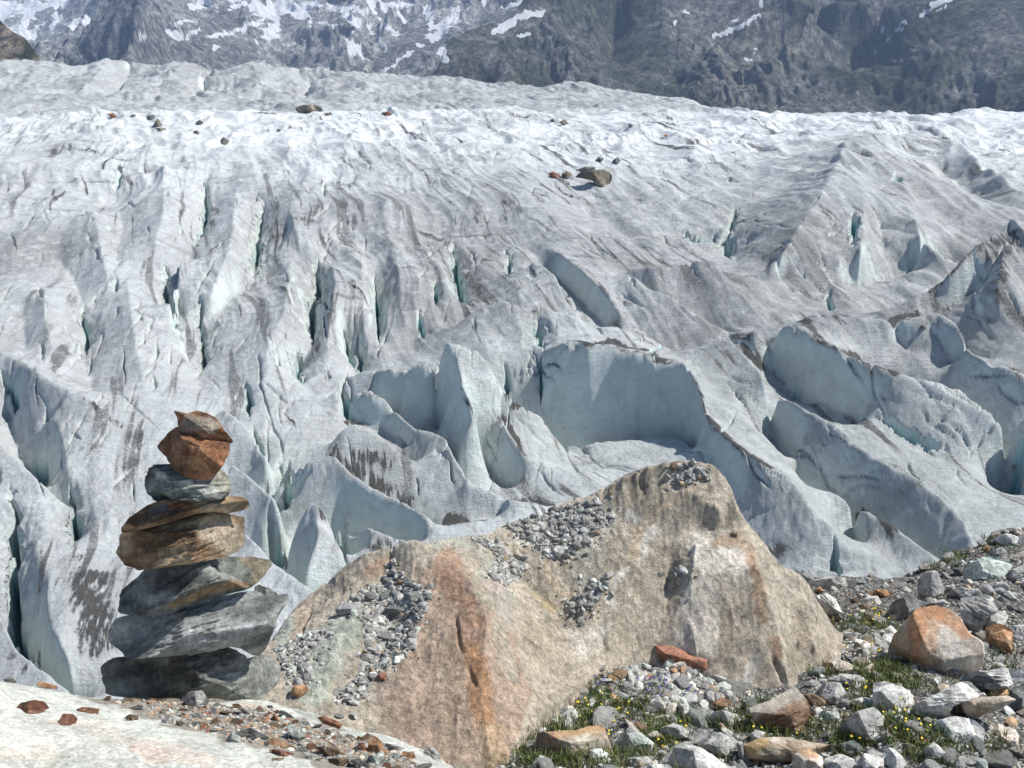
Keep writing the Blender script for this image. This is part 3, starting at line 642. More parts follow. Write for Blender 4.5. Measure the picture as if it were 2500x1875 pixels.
# ---- the big outcrop
B = Fan(-.33, .33, 4.6, 10.2, 1000, 620)
B.base([(2000, 4.6), (1857, 5.45), (1700, 6.1), (1500, 7.2), (1400, 10.2)])
R = lambda p, **k: B.line(p, mode='r', **k)
crest = [(600,1660,6.0),(640,1600,6.35),(684,1535,6.7),(707,1502,6.8),(754,1460,6.95),(796,1427,7.0),(838,1385,7.05),(880,1357,7.0),(918,1341,7.0),(974,1329,7.0),(1021,1327,7.0),(1058,1320,7.05),(1151,1308,7.2),(1207,1292,7.35),(1254,1273,7.45),(1331,1252,7.6),(1387,1226,7.65),(1443,1207,7.7),(1471,1193,7.7),(1499,1175,7.7),(1555,1149,7.7),(1620,1130,7.7),(1690,1126,7.7),(1737,1137,7.7),(1770,1161,7.65),(1788,1193,7.6),(1800,1245,7.5),(1826,1287,7.5),(1868,1329,7.5),(1901,1380,7.5),(1947,1404,7.55),(1971,1427,7.55),(1989,1464,7.55),(2022,1516,7.55),(2045,1558,7.55),(2060,1600,7.4)]
R(crest, b=(.35, -.4)); R([(x, y+2, r+.9) for x, y, r in crest], b=(.3, -1.2)); R([(x, y, r+1.3) for x, y, r in crest], b=(.8, -2.4))
R([(2060,1600,7.35),(2031,1595,7.2),(1994,1628,6.95),(1957,1665,6.75),(1952,1700,6.6),(1854,1720,6.5),(1798,1700,6.5),(1732,1650,6.6),(1640,1610,6.7),(1583,1600,6.7),(1536,1605,6.65),(1462,1628,6.45),(1401,1670,6.2),(1354,1726,5.95),(1307,1764,5.75),(1275,1810,5.6),(1247,1850,5.45),(1200,1870,5.35),(1000,1880,5.3),(800,1850,5.35),(650,1780,5.5),(600,1700,5.8)], f=(.35,-.9))
R([(1044,1362,6.88),(1105,1390,6.72),(1147,1427,6.55),(1175,1474,6.38),(1189,1520,6.2),(1179,1614,5.93),(1175,1707,5.68),(1198,1850,5.38)])
R([(1240,1400,7.1),(1270,1422,7.1),(1317,1450,7.05),(1373,1515,6.85),(1360,1600,6.42),(1330,1690,6.1)])
R([(1100,1345,7.0),(1180,1360,7.0),(1230,1385,7.05)]); R([(1330,1340,7.3),(1370,1400,7.15),(1395,1470,6.98)])
R([(1700,1320,7.2),(1690,1400,7.02),(1688,1500,6.85),(1700,1590,6.68)]); R([(1640,1330,7.28),(1632,1420,7.10),(1622,1540,6.79)])
R([(1560,1200,7.58),(1640,1190,7.56),(1700,1200,7.5),(1760,1240,7.42)]); R([(1500,1260,7.5),(1560,1320,7.3),(1540,1420,7.0),(1500,1520,6.75)])
R([(1690,1298,7.36),(1760,1290,7.38),(1810,1288,7.44)])
R([(1844,1380,7.15),(1877,1474,6.95),(1900,1544,6.83),(1925,1660,6.62)]); R([(1950,1500,7.28),(1940,1600,6.98)]); R([(1985,1500,7.35),(1990,1580,7.0)])
R([(960,1371,7.02),(936,1450,6.78),(955,1520,6.52),(936,1604,6.22),(880,1650,6.05),(824,1712,5.87)])
R([(862,1500,6.5),(810,1600,6.13),(770,1700,5.78)]); R([(700,1560,6.5),(720,1620,6.15),(690,1700,5.85)])
R([(1039,1455,6.6),(1020,1520,6.36),(992,1604,6.08),(960,1690,5.8)])
R([(780,1480,6.85),(820,1450,6.85),(880,1420,6.86)])
Zb = fan_fin(B, B.solve(30.), 1., ((.9, .05, 0), (.42, .026, 1), (.2, .018, 1), (.09, .011, 1), (.045, .005, 1)))
# cracks in the outcrop
def crack_rock(Fn, Z_, pts, w, d):
    P = trace_on(Fn, Z_, pts); q = Fn.dist_line(P, w*3)
    if q is None: return
    sl, D, T, S = q
    Z_[sl] -= d*np.exp(-(D/w)**2)*smooth01(np.minimum(T, 1-T), -.05, .25)
def trace_on(Fn, Z_, pts):
    o = []
    for x, y in pts:
        r = Fn.hit(x, y, Z_); th = float(ray(x, y)[0]); o.append((r*math.sin(th), r*math.cos(th)))
    return o
for pts, w, d in (([(1555,1150),(1562,1180),(1575,1215)], .02, .05), ([(1975,1480),(1990,1500),(1993,1525)], .02, .07), ([(1878,1590),(1895,1620),(1915,1670)], .025, .07), ([(1475,1195),(1470,1220)], .03, .06), ([(1112,1500),(1120,1560),(1128,1600)], .02, .05), ([(1140,1620),(1165,1680)], .02, .04), ([(940,1380),(930,1430)], .03, .05), ([(760,1480),(740,1530),(735,1560)], .02, .05)):
    crack_rock(B, Zb, pts, w*.7, d*.55)
TAN, ORG, GRN, WHT, DRK, PNK = (.47,.41,.32), (.43,.245,.13), (.40,.445,.375), (.70,.665,.585), (.20,.175,.135), (.46,.33,.24)
colb = colours(B, Zb, TAN, 16, .35, [
    ([(1000,1340),(1110,1400),(1200,1480),(1260,1560),(1300,1700),(1240,1860),(1000,1870),(940,1720),(1000,1560),(1020,1440)], 0, PNK, .75),
    ([(1090,1380),(1130,1450),(1150,1550)], 34, (.36,.225,.15), .9), ([(1160,1600),(1170,1680),(1180,1760)], 26, ORG, .95), ([(1195,1800),(1205,1860)], 30, (.46,.33,.20), .8), ([(1120,1600),(1110,1700)], 18, (.40,.28,.2), .5),
    ([(1000,1640),(960,1720),(1000,1800)], 40, (.40,.30,.235), .6), ([(1050,1700),(1060,1780)], 22, (.27,.21,.17), .4),
    ([(850,1520),(800,1610),(760,1690)], 42, GRN, .85), ([(700,1530),(690,1580)], 22, GRN, .7), ([(1240,1450),(1220,1550),(1250,1650)], 20, GRN, .35), ([(760,1450),(740,1500),(720,1560)], 14, (.42,.33,.25), .8),
    ([(1060,1330),(1180,1320),(1200,1380),(1160,1400)], 14, GRN, .45), ([(960,1340),(1010,1350),(1040,1380)], 16, GRN, .4), ([(1020,1385),(1025,1440)], 9, DRK, .7), ([(950,1375),(905,1400)], 14, ORG, .5),
    ([(1490,1260),(1440,1330),(1430,1400)], 30, (.42,.425,.36), .6), ([(1540,1260),(1590,1300),(1560,1370)], 14, WHT, .8), ([(1690,1190),(1620,1230),(1570,1290),(1550,1360),(1540,1380)], 11, (.50,.40,.28), .85), ([(1530,1390),(1500,1420),(1490,1480)], 7, WHT, .9), ([(1490,1530),(1470,1560),(1465,1590)], 7, WHT, .8), ([(1330,1370),(1370,1440),(1385,1465)], 8, (.54,.44,.31), .9), ([(1310,1450),(1350,1490)], 6, (.48,.37,.2), .8), ([(1260,1300),(1310,1340),(1320,1360)], 7, WHT, .6), ([(1430,1590),(1400,1560),(1460,1550)], 20, WHT, .45),
    ([(1700,1330),(1780,1340),(1790,1400),(1740,1430)], 30, (.50,.47,.41), .7), ([(1680,1440),(1670,1520),(1660,1570)], 26, (.52,.51,.45), .75), ([(1690,1330),(1760,1305),(1840,1330),(1800,1430),(1765,1500),(1745,1600),(1660,1595),(1650,1500),(1690,1420)], 0, (.64,.585,.51), .85), ([(1740,1330),(1800,1310),(1830,1350),(1850,1430),(1860,1500)], 15, (.40,.265,.16), .75), ([(1890,1560),(1900,1600)], 16, (.42,.275,.18), .8), ([(1840,1600),(1830,1650),(1815,1680)], 12, (.60,.58,.53), .8), ([(1790,1240),(1780,1270)], 12, DRK, .8), ([(1640,1340),(1590,1330)], 12, DRK, .4), ([(1770,1420),(1780,1520),(1770,1600)], 24, (.31,.255,.19), .5), ([(1950,1480),(1960,1560),(1950,1640)], 22, (.30,.255,.195), .5), ([(1640,1280),(1700,1230)], 30, (.31,.285,.225), .55),
    ([(1560,1150),(1560,1200),(1590,1240)], 30, (.34,.29,.22), .6), ([(1380,1520),(1420,1500)], 16, DRK, .4), ([(1300,1540),(1330,1580)], 40, (.36,.29,.21), .5), ([(1180,1400),(1210,1440),(1250,1530)], 12, (.52,.44,.38), .6)])
lich = smooth01(noise2(B.X/.12, (B.Y+Zb)/.16)+.6*noise2(B.X/.045, (B.Y+Zb)/.05), .1, .5)
streak = smooth01(noise2((B.X)/.035, (B.Y+Zb)/.5)+.6*noise2(B.X/.014+3, (B.Y+Zb)/.16), .1, .6)
colb = colb*(1-.25*streak[..., None])+np.array((.27,.225,.165))*.25*streak[..., None]
colb = colb*(1-.2*lich[..., None])+np.array((.30,.275,.235))*.2*lich[..., None]
out = link('rock_outcrop', B.mesh('rock_outcrop', Zb, rock_attr_mat('outcrop_rock', 1., 30., .03, .85), {'col': colb}))
tag(out, 'huge smooth tan boulder with an orange brown rib in front of the ice', 'boulder')
# ---- moraine ground on the right
T_ = Fan(-.13, .78, 3.9, 15.5, 900, 520)
T_.base([(2600, 3.3), (2100, 4.45), (1875, 5.3), (1700, 6.5), (1550, 7.9), (1400, 9.9), (1330, 12), (1320, 15.5)])
R = lambda p, **k: T_.line(p, mode='r', **k)
edge = [(1700,1490,9.0),(1850,1450,9.3),(1975,1420,9.6),(2103,1420,9.8),(2201,1408,9.9),(2277,1378,10.1),(2333,1352,10.4),(2401,1328,10.7),(2446,1300,11.0),(2500,1290,11.2),(2620,1265,11.4),(2900,1240,11.6)]
R(edge, b=(.7, -.9)); R([(x, y, r+1.6) for x, y, r in edge], b=(2., -6))
R([(300,1800,6.3),(700,1790,6.6),(1000,1730,7.4),(1400,1640,8.3)], b=(1.5, -3.))
R([(1340,1700,6.15),(1401,1655,6.32),(1462,1612,6.52),(1536,1590,6.72),(1583,1584,6.78),(1660,1592,6.78),(1740,1630,6.7),(1820,1680,6.55)])
R([(1420,1720,6.1),(1600,1670,6.35),(1750,1720,6.3)]); R([(1300,1800,5.65),(1500,1790,5.75),(1800,1790,5.85),(2100,1780,5.95),(2400,1770,6.1)])
R([(2000,1600,7.4),(2200,1600,7.4),(2400,1560,7.6)]); R([(2050,1500,8.4),(2250,1480,8.6),(2450,1400,9.4)])
Zt = fan_fin(T_, T_.solve(25.), 1., ((1.6, .10, 0), (.7, .07, 0), (.3, .035, 0), (.13, .018, 1), (.06, .012, 1), (.03, .006, 0)))
t = NT('moraine_soil', .95); c = t.coord('Object')
g1 = t.noise(c, 2., 8, .7); g2 = t.noise(c, 45., 6, .75); vo = t.voro(c, 38.); vc = t.n('ShaderNodeSeparateColor'); t.l(vo.outputs['Color'], vc.inputs[0])
m = t.ramp(g1, (.32, (.17, .155, .125)), (.5, (.27, .265, .24)), (.66, (.34, .335, .31)))
m = t.mix(.8, m, t.ramp(vc.outputs[0], (.0, .45), (.5, .95), (1., 1.5)), 'MULTIPLY')
m = t.mix(t.ramp(vo.outputs['Distance'], (.35, 0.), (.62, .8)), m, (.06, .055, .045))
soil = t.done(m, t.bump(t.math('ADD', t.math('MULTIPLY', vo.outputs['Distance'], -1.4), g2), 1., .02))
tg = link('moraine_ground', T_.mesh('moraine_ground', Zt, soil, {}))
tag(tg, 'stony grey moraine slope of rubble and soil', 'ground', kind='structure')
# ---- pale bedrock slab under the camera
S = Fan(-.95, .62, .95, 5.0, 900, 640)
S.base([(3100, 1.05), (2300, 1.65), (1875, 2.12), (1760, 2.55), (1700, 2.9), (1690, 3.4), (1730, 5.0)])
R = lambda p, **k: S.line(p, mode='r', **k)
R([(-500,1700,2.3),(-200,1655,2.6),(0,1662,2.72),(142,1684,2.78),(247,1706,2.85),(400,1718,2.92),(519,1719,2.9),(601,1713,2.86),(650,1718,2.82),(697,1732,2.76),(779,1759,2.66),(844,1777,2.58),(903,1781,2.54),(961,1793,2.48),(1020,1820,2.38),(1079,1850,2.3),(1123,1875,2.24),(1250,1960,2.05),(1500,2160,1.75)], b=(.22, -.30))
R([(-500,1690,2.8),(0,1670,3.2),(250,1706,3.3),(601,1720,3.3),(697,1732,3.2),(850,1775,2.95),(1020,1820,2.8),(1123,1875,2.65),(1250,1960,2.5),(1500,2160,2.2)], b=(.3, -1.2))
R([(-500,1690,3.8),(0,1670,4.2),(250,1706,4.2),(697,1732,4.1),(1123,1875,3.6),(1500,2160,3.2)], b=(.25, -2.0))
R([(0,1760,2.45),(310,1760,2.5),(490,1800,2.38),(640,1830,2.28),(800,1870,2.16)])
R([(310,1735,2.66),(450,1765,2.55),(620,1790,2.46),(760,1820,2.36),(930,1860,2.22)], f=(.05,.012))
Zs_ = fan_fin(S, S.solve(25.), 1., ((.8, .02, 0), (.35, .012, 0), (.14, .006, 0), (.05, .0022, 1), (.02, .0009, 1)))
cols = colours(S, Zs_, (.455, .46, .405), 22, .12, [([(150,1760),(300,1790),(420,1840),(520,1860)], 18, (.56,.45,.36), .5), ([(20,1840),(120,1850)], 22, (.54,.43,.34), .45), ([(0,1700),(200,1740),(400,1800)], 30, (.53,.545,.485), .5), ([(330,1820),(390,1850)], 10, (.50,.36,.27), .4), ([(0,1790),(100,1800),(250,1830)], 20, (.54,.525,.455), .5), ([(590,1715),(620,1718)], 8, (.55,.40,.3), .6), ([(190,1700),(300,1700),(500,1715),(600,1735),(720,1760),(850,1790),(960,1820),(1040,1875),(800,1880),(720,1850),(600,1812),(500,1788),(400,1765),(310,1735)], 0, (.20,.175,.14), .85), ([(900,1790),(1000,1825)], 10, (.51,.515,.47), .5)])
sl2 = link('bedrock_slab', S.mesh('bedrock_slab', Zs_, rock_attr_mat('slab_rock', .8, 90., .006, .8, .85), {'col': cols}))
tag(sl2, 'smooth pale cream bedrock slab in the near corner', 'ground', kind='structure')
def ground_at(x, y, which='TBS'):
    """first surface the sight line meets: (distance, fan)"""
    best = (1e9, None)
    for k, Fn, Z_ in (('S', S, Zs_), ('B', B, Zb), ('T', T_, Zt)):
        if k not in which: continue
        th = float(ray(x, y)[0])
        if not Fn.th[0] < th < Fn.th[-1]: continue
        r = Fn.hit(x, y, Z_)
        if Fn.r[0]*1.001 < r < Fn.r[-1]*.999 and r < best[0]: best = (r, k)
    return best
# ================================================================== STONES
MAT_CAIRN = rock_attr_mat('cairn_stone', 1., 62., .014, .8, .95)
MAT_ROCK = rock_attr_mat('moraine_stone', .8, 34., .014, .88, .75)
MAT_FAR = rock_attr_mat('ice_boulder_stone', .8, 3., .15, .9, .7)
PAL = {
 'ice': ((.19,.165,.125), (.28,.25,.20), (.11,.095,.08)), 'gravel': ((.33,.32,.295), (.42,.41,.38), (.2,.195,.18)), 'gravel_dark': ((.22,.215,.20), (.29,.285,.265), (.15,.15,.14)),
 'grey': ((.41,.40,.365), (.53,.52,.48), (.24,.245,.23)), 'green': ((.41,.45,.395), (.55,.58,.525), (.27,.305,.27)), 'pale': ((.54,.53,.485), (.63,.615,.57), (.37,.37,.345)),
 'tan': ((.43,.36,.27), (.53,.46,.37), (.30,.235,.165)), 'orange': ((.39,.22,.115), (.48,.32,.19), (.24,.135,.075)), 'red': ((.27,.125,.08), (.35,.19,.12), (.15,.075,.05)),
 'brown': ((.24,.165,.105), (.34,.26,.18), (.135,.095,.065)), 'dark': ((.165,.165,.15), (.26,.265,.245), (.085,.085,.08)), 'cream': ((.54,.48,.40), (.63,.58,.51), (.40,.33,.26)),
 'cgreen': ((.25,.26,.225), (.43,.44,.385), (.115,.12,.10)), 'cbrown': ((.27,.175,.10), (.47,.35,.22), (.13,.08,.045)), 'corange': ((.30,.14,.07), (.41,.23,.13), (.16,.08,.045)), 'cgrey': ((.40,.415,.385), (.60,.605,.575), (.19,.20,.185))}
def crop(x0, y0, s, pts): return [(x0+s*x, y0+s*y) for x, y in pts]
def dir3(x, y):
    th, tz = ray(x, y); v = np.array([math.sin(th), math.cos(th), float(tz)]); return v/np.linalg.norm(v)
def stone(name, P, r, T=.38, planes=(), pal='grey', seed=0, label=None, cat='stone', group=None, N=72, K=14, mat=None, strata=None, amp=.035, extra=5, paints=(), p=2.7, lean=0.):
    """a stone with the surveyed outline P at distance r; T half thickness relative to its lesser extent"""
    q = np.random.default_rng(seed+1000)
    P = np.asarray(P, float); cx, cy = (P.max(0)+P.min(0))/2
    if mat is not None and cat == 'cairn stone':
        P = P.copy(); P[:, 1] += np.clip((P[:, 1]-np.interp(P[:, 0], np.sort(P[:, 0]), np.full(len(P), cy)))*.35, -5, 5); P[:, 0] += np.sign(P[:, 0]-cx)*1.5
    d0 = dir3(cx, cy); hd = math.hypot(d0[0], d0[1]); P0 = d0*(r/hd)
    eu = np.array([d0[1], -d0[0], 0])/hd; ev = np.cross(eu, d0); ew = -d0
    def uv(x, y):
        d = dir3(x, y); k = P0.dot(d0)/d.dot(d0); v = d*k-P0
        return v.dot(eu), v.dot(ev)
    O = np.array([uv(x, y) for x, y in P])
    cl = np.vstack([O, O[:1]]); pc = np.vstack([P, P[:1]]); sg = np.linalg.norm(np.diff(cl, axis=0), axis=1); cu = np.concatenate([[0], np.cumsum(sg)])
    tt = np.linspace(0, cu[-1], N, endpoint=False)
    O = np.stack([np.interp(tt, cu, cl[:, i]) for i in (0, 1)], 1)
    for _ in range(max(1, N//60)): O = .5*O+.25*(np.roll(O, 1, 0)+np.roll(O, -1, 0))
    ext = O.max(0)-O.min(0); size = max(ext); Th = T*min(ext[0], ext[1]*1.4)
    C = O.mean(0)
    s = np.sin(np.linspace(0, 1, K+1)[1:]*math.pi/2)
    UV = C+(O-C)[None]*s[:, None, None]
    prof = Th*(1-np.minimum(s, 1)**p)**(1/p)
    wf = np.repeat(prof[:, None], N, 1); wb = -wf.copy()
    pls = [(np.array(a[:3])/np.linalg.norm(a[:3]), a[3], a[4:6] if len(a) > 4 else (0, 0)) for a in planes]
    for i in range(extra):
        v = q.normal(size=3); v[2] = abs(v[2])*1.1+.25; v /= np.linalg.norm(v); pls.append((v, q.uniform(.62, .95), (0, 0)))
    c0 = Th
    for v, f, sh in pls:
        lim = (Th*f-v[0]*(UV[..., 0]-C[0]-sh[0]*ext[0])*1.-v[1]*(UV[..., 1]-C[1]-sh[1]*ext[1]))/max(v[2], .05)
        lim0 = (Th*f+v[0]*sh[0]*ext[0]+v[1]*sh[1]*ext[1])/max(v[2], .05)
        wf = np.minimum(wf, np.maximum(lim, -Th*.5)); c0 = min(c0, lim0)
    wf[-1] = np.minimum(wf[-1], 0); wb = np.minimum(wb, wf-.03*Th)
    front = np.concatenate([UV, wf[..., None]], -1); back = np.concatenate([UV, wb[..., None]], -1)[:-1]
    V = np.concatenate([front.reshape(-1, 3), back.reshape(-1, 3), [[C[0], C[1], c0]], [[C[0], C[1], min(-Th, c0-.1*Th)]]])
    # roughen: broken layers, chips
    n_ = V-np.array([C[0], C[1], 0]); n_ /= np.maximum(np.linalg.norm(n_, axis=1, keepdims=True), 1e-6)
    off = q.uniform(0, 90, 3); W_ = V/size
    D = fbm3(W_*3.2+off, 4, .55)*.7+.35*fbm3(W_*5+off, 3, .5, True)
    if strata is not None:
        ca, sa = math.cos(strata), math.sin(strata); L_ = np.stack([W_[:, 0]*ca+W_[:, 1]*sa, -W_[:, 0]*sa+W_[:, 1]*ca, W_[:, 2]], 1)
        D = D*.6+(.55+.75*np.clip(V[:, 2]/Th, 0, 1))*fbm3(L_*np.array([1.6, 11., 2.])+off, 5, .62, True)
    else: L_ = W_
    D = D+.16*fbm3(W_*26+off, 3, .6)
    V = V+n_*(D*amp*size)[:, None]*np.minimum(1, np.abs(V[:, 2:3])/(.3*Th)+.35)
    # faces
    k = K; a = np.arange(k*N).reshape(k, N); F_ = []
    nx = np.roll(a, -1, 1)
    F_.append(np.stack([a[:-1], a[1:], nx[1:], nx[:-1]], -1).reshape(-1, 4))
    b = np.arange((k-1)*N).reshape(k-1, N)+k*N; b = np.vstack([b, a[-1:]]); nb = np.roll(b, -1, 1)
    F_.append(np.stack([b[:-1], nb[:-1], nb[1:], b[1:]], -1).reshape(-1, 4))
    pf, pb = len(V)-2, len(V)-1
    F_.append(np.stack([np.full(N, pf), a[0], nx[0]], -1)); F_.append(np.stack([np.full(N, pb), nb[0], b[0]], -1))
    Wd = P0+V[:, :1]*eu+V[:, 1:2]*ev+V[:, 2:]*ew
    px, py = project(Wd[:, 0], Wd[:, 1], Wd[:, 2])
    t_ = fbm3(L_*np.array([2., 6., 2.] if strata is not None else [3., 3., 3.])+off+31, 5, .6)
    c1, c2, c3 = (np.array(c) for c in PAL[pal])
    m2 = smooth01(t_, .0, .6)[:, None]; m3 = smooth01(-t_, .05, .6)[:, None]
    cc = c1*(1-m2-m3)+c2*m2+c3*m3
    cc = cc*(1+q.uniform(-.12, .12))
    for A, wd, rgb, al in paints:
        jn = 8*fbm3(L_*6+off, 3); m = al*(smooth01(1.5-poly_dist(px+jn, py+jn, A)/wd, 0, .8) if wd else inside(px+jn, py+jn, A).astype(float)); cc = cc*(1-m[:, None])+np.array(rgb)*m[:, None]
    loc = np.array([Wd[:, 0].mean(), Wd[:, 1].mean(), Wd[:, 2].min()])
    me = make_mesh(name, Wd-loc, F_, mat or MAT_ROCK, True, {'col': cc})
    o = link(name, me); o.location = loc+np.array([0, 0, CZ])
    tag(o, label, cat, group)
    return o
# ---------------- the cairn: flat stones balanced on one another
A = lambda pts: crop(200, 980, .2351, pts)
Bc = lambda pts: crop(200, 1300, .27126, pts)
CR = 2.93
cg = 'stones balanced in the cairn'
kw = dict(cat='cairn stone', group=cg, N=200, K=64, mat=MAT_CAIRN)
stone('cairn_stone', Bc([(175,1260),(190,1200),(300,1140),(500,1120),(900,1085),(1150,1070),(1250,1040),(1370,1065),(1450,1130),(1500,1180),(1570,1120),(1650,1110),(1740,1160),(1800,1240),(1770,1330),(1690,1410),(1600,1500),(1400,1505),(1200,1470),(900,1480),(500,1480),(300,1460),(215,1440),(190,1340)]), CR+.02, .42, [(-.62,-.25,.75,.58),(.30,.30,.9,.60,.14,0),(0,-.7,.7,.70)], 'cgreen', 1, 'big dark green grey boulder at the very bottom of the cairn', strata=.08, amp=.022, extra=3, **kw)
stone('cairn_stone', Bc([(240,830),(290,785),(450,752),(620,732),(800,706),(1000,650),(1200,600),(1400,560),(1560,550),(1700,590),(1840,570),(1845,640),(1785,740),(1720,860),(1680,960),(1600,1095),(1520,1085),(1430,1025),(1300,1010),(1100,1050),(900,1080),(600,1108),(400,1130),(340,1040),(245,975),(250,900)]), CR, .42, [(.04,.50,.86,.56),(.05,-.80,.6,.50,0,-.10)], 'cgrey', 2, 'wide silvery grey layered slab resting on the bottom cairn boulder', strata=.16, amp=.022, extra=2, **kw)
stone('cairn_wedge_stone', Bc([(1555,505),(1600,488),(1680,515),(1755,550),(1745,600),(1700,606),(1570,590)]), CR+.06, .4, [], 'dark', 3, 'thin black wedge stone jammed between two cairn slabs at the right', cat='cairn stone', group=cg, N=72, K=20, mat=MAT_CAIRN, strata=-.3)
stone('cairn_stone', Bc([(325,700),(335,540),(420,460),(520,400),(600,318),(750,292),(1050,262),(1200,230),(1350,238),(1550,230),(1690,260),(1722,290),(1660,380),(1590,450),(1480,505),(1300,545),(1000,625),(800,705),(560,728),(400,718)]), CR, .40, [(-.28,.28,.9,.52),(.18,.5,.85,.6,.1,0),(.1,-.72,.65,.5,0,-.08)], 'cgreen', 4, 'green grey cairn slab with a rusty lower edge, third from the bottom', strata=.30, amp=.024, extra=2, paints=[(Bc([(820,660),(1000,580),(1250,480),(1450,460)]), 9, (.36,.235,.12), .85), (Bc([(1480,260),(1640,290),(1560,400)]), 14, (.42,.34,.22), .7), (Bc([(1100,330),(1400,330)]), 16, (.40,.43,.37), .5), (Bc([(560,600),(800,570)]), 12, (.46,.47,.42), .6), (Bc([(700,450),(1100,400)]), 14, (.07,.08,.075), .75)], **kw)
stone('cairn_stone', [(286,1333),(294,1309),(318,1297),(365,1286),(412,1272),(459,1255),(494,1252),(536,1254),(567,1260),(595,1269),(598,1290),(596,1321),(588,1340),(560,1352),(500,1364),(390,1381),(341,1387),(300,1375),(285,1352)], CR, .46, [(-.30,-.10,.92,.66),(.70,.15,.66,.56,.10,0),(-.1,.75,.6,.62)], 'cbrown', 5, 'thick brown cairn stone with a broken right end painted sunlit tan', strata=.12, amp=.022, extra=2, paints=[([(520,1290),(560,1310),(580,1330)], 34, (.54,.45,.33), .85), ([(400,1290),(470,1275),(540,1265)], 9, (.45,.36,.22), .6)], **kw)  # sunlight on the right end is painted in as paler tan
stone('cairn_stone', A([(420,1350),(418,1285),(490,1210),(600,1150),(700,1100),(860,1045),(1000,1028),(1150,1040),(1300,1040),(1480,1000),(1680,1008),(1745,1080),(1748,1112),(1700,1138),(1530,1166),(1350,1150),(1150,1172),(900,1242),(700,1292),(500,1332)]), CR, .8, [(-.2,.35,.9,.6),(0,-.6,.8,.55)], 'cbrown', 6, 'thin flat dark brown cairn slab with an orange streak', strata=.22, amp=.016, extra=2, paints=[(A([(880,1080),(1080,1090),(1180,1100)]), 5, (.42,.17,.07), .8), (A([(720,1130),(850,1090)]), 8, (.15,.16,.17), .7), (A([(1250,1080),(1700,1080)]), 8, (.27,.235,.17), .6)], **kw)
stone('cairn_stone', A([(650,860),(690,730),(740,678),(960,670),(1100,675),(1250,690),(1400,690),(1500,780),(1550,890),(1510,960),(1400,1002),(1250,1025),(1000,1005),(850,1030),(760,1010),(690,950)]), CR, .5, [(-.15,-.25,.95,.66),(.05,.85,.5,.45),(-.8,0,.6,.7)], 'cgreen', 7, 'rounded grey green cairn stone under the orange blocky stone', strata=-.12, amp=.028, extra=2, paints=[(A([(800,780),(950,800),(1100,840)]), 9, (.50,.50,.44), .75), (A([(1350,760),(1450,830),(1500,880)]), 14, (.43,.40,.31), .75)], **kw)
stone('cairn_stone', A([(790,490),(850,400),(920,320),(1000,280),(1060,335),(1180,385),(1300,405),(1400,428),(1525,448),(1526,530),(1460,630),(1390,720),(1330,790),(1250,818),(1100,770),(980,690),(958,650),(850,560)]), CR, .5, [(-.5,-.1,.85,.62),(.55,-.1,.82,.66,.1,0),(.1,-.55,.83,.66),(.1,.8,.6,.7)], 'corange', 8, 'blocky rusty orange cairn stone narrowing to a point at its base', amp=.035, extra=3, paints=[(A([(1000,620),(1150,620),(1250,680)]), 12, (.42,.25,.12), .6)], **kw)
stone('cairn_stone', A([(963,118),(1030,132),(1110,150),(1200,120),(1300,150),(1400,210),(1480,300),(1565,382),(1560,407),(1490,427),(1300,397),(1150,372),(1050,322),(1008,270),(1000,200)]), CR, .5, [(.15,.55,.82,.5),(-.55,-.25,.8,.5),(.3,-.7,.65,.6)], 'corange', 9, 'pointed red brown stone at the very top of the cairn', strata=-.45, amp=.022, extra=2, paints=[(A([(1120,210),(1250,230),(1350,260)]), 16, (.36,.34,.27), .75), (A([(1030,250),(1080,310)]), 8, (.36,.27,.2), .7)], **kw)
# ---------------- surveyed stones on the ground
C5 = lambda *p: crop(1900, 1250, .3766, p)
C4 = lambda *p: crop(1200, 1100, .46704, p)
C3 = lambda *p: crop(600, 1100, .4673, p)
C6 = lambda *p: crop(0, 1600, .31646, p)
C8 = lambda *p: crop(550, 1600, .29385, p)
C2 = lambda *p: crop(1250, 250, .5651, p)
C7 = lambda *p: crop(0, 0, .5651, p)
HERO = []
def rest(name, P, pal, label, which='T', T=.42, cat='stone', **k):
    """a stone resting on the ground below its surveyed outline"""
    P = np.asarray(P, float); i = np.argsort(P[:, 1])[-2:]; bx, by = P[i].mean(0)
    sp = P.max(0)-P.min(0)
    r, f = ground_at(min(max(bx, P[:, 0].min()+4), P[:, 0].max()-4), by-sp[1]*.08, which)
    if r > 1e8: r = 8.
    th = T*min(sp[0], 1.4*sp[1])*r/F
    if which == 'S': P = P.mean(0)+(P-P.mean(0))*1.14
    HERO.append((P[:, 0].mean(), P[:, 1].mean(), label, max(sp)))
    k.setdefault('seed', len(HERO)*7); k.setdefault('N', 84); k.setdefault('K', 18)
    # leave the foot sunk a little in the ground
    P = P.copy(); c = P.mean(0); low = P[:, 1] > c[1]+.25*sp[1]; P[low, 1] += .07*sp[1]
    return stone(name, P, r+th*.4, T, pal=pal, label=label, cat=cat, **k)
bo = dict(cat='boulder', N=130, K=34)
rest('boulder', C5((700,900),(755,790),(850,680),(900,622),(1000,610),(1110,622),(1180,680),(1240,790),(1330,840),(1342,920),(1300,1030),(1100,1105),(1060,1055),(960,1000),(800,990),(720,985)), 'cream', 'large tan boulder with a bright orange patch on its top', planes=[(.05,.5,.86,.62),(.2,-.1,.97,.72),(-.7,0,.7,.7),(-.1,-.8,.6,.62)], amp=.02, paints=[(C5((900,640),(1000,650),(940,760),(920,900)), 30, (.46,.22,.10), .85), (C5((1050,650),(1150,720),(1220,790)), 16, (.45,.24,.12), .8), (C5((780,820),(800,920)), 30, (.30,.23,.15), .7), (C5((1000,740),(960,950)), 14, (.50,.42,.30), .5)], **bo)
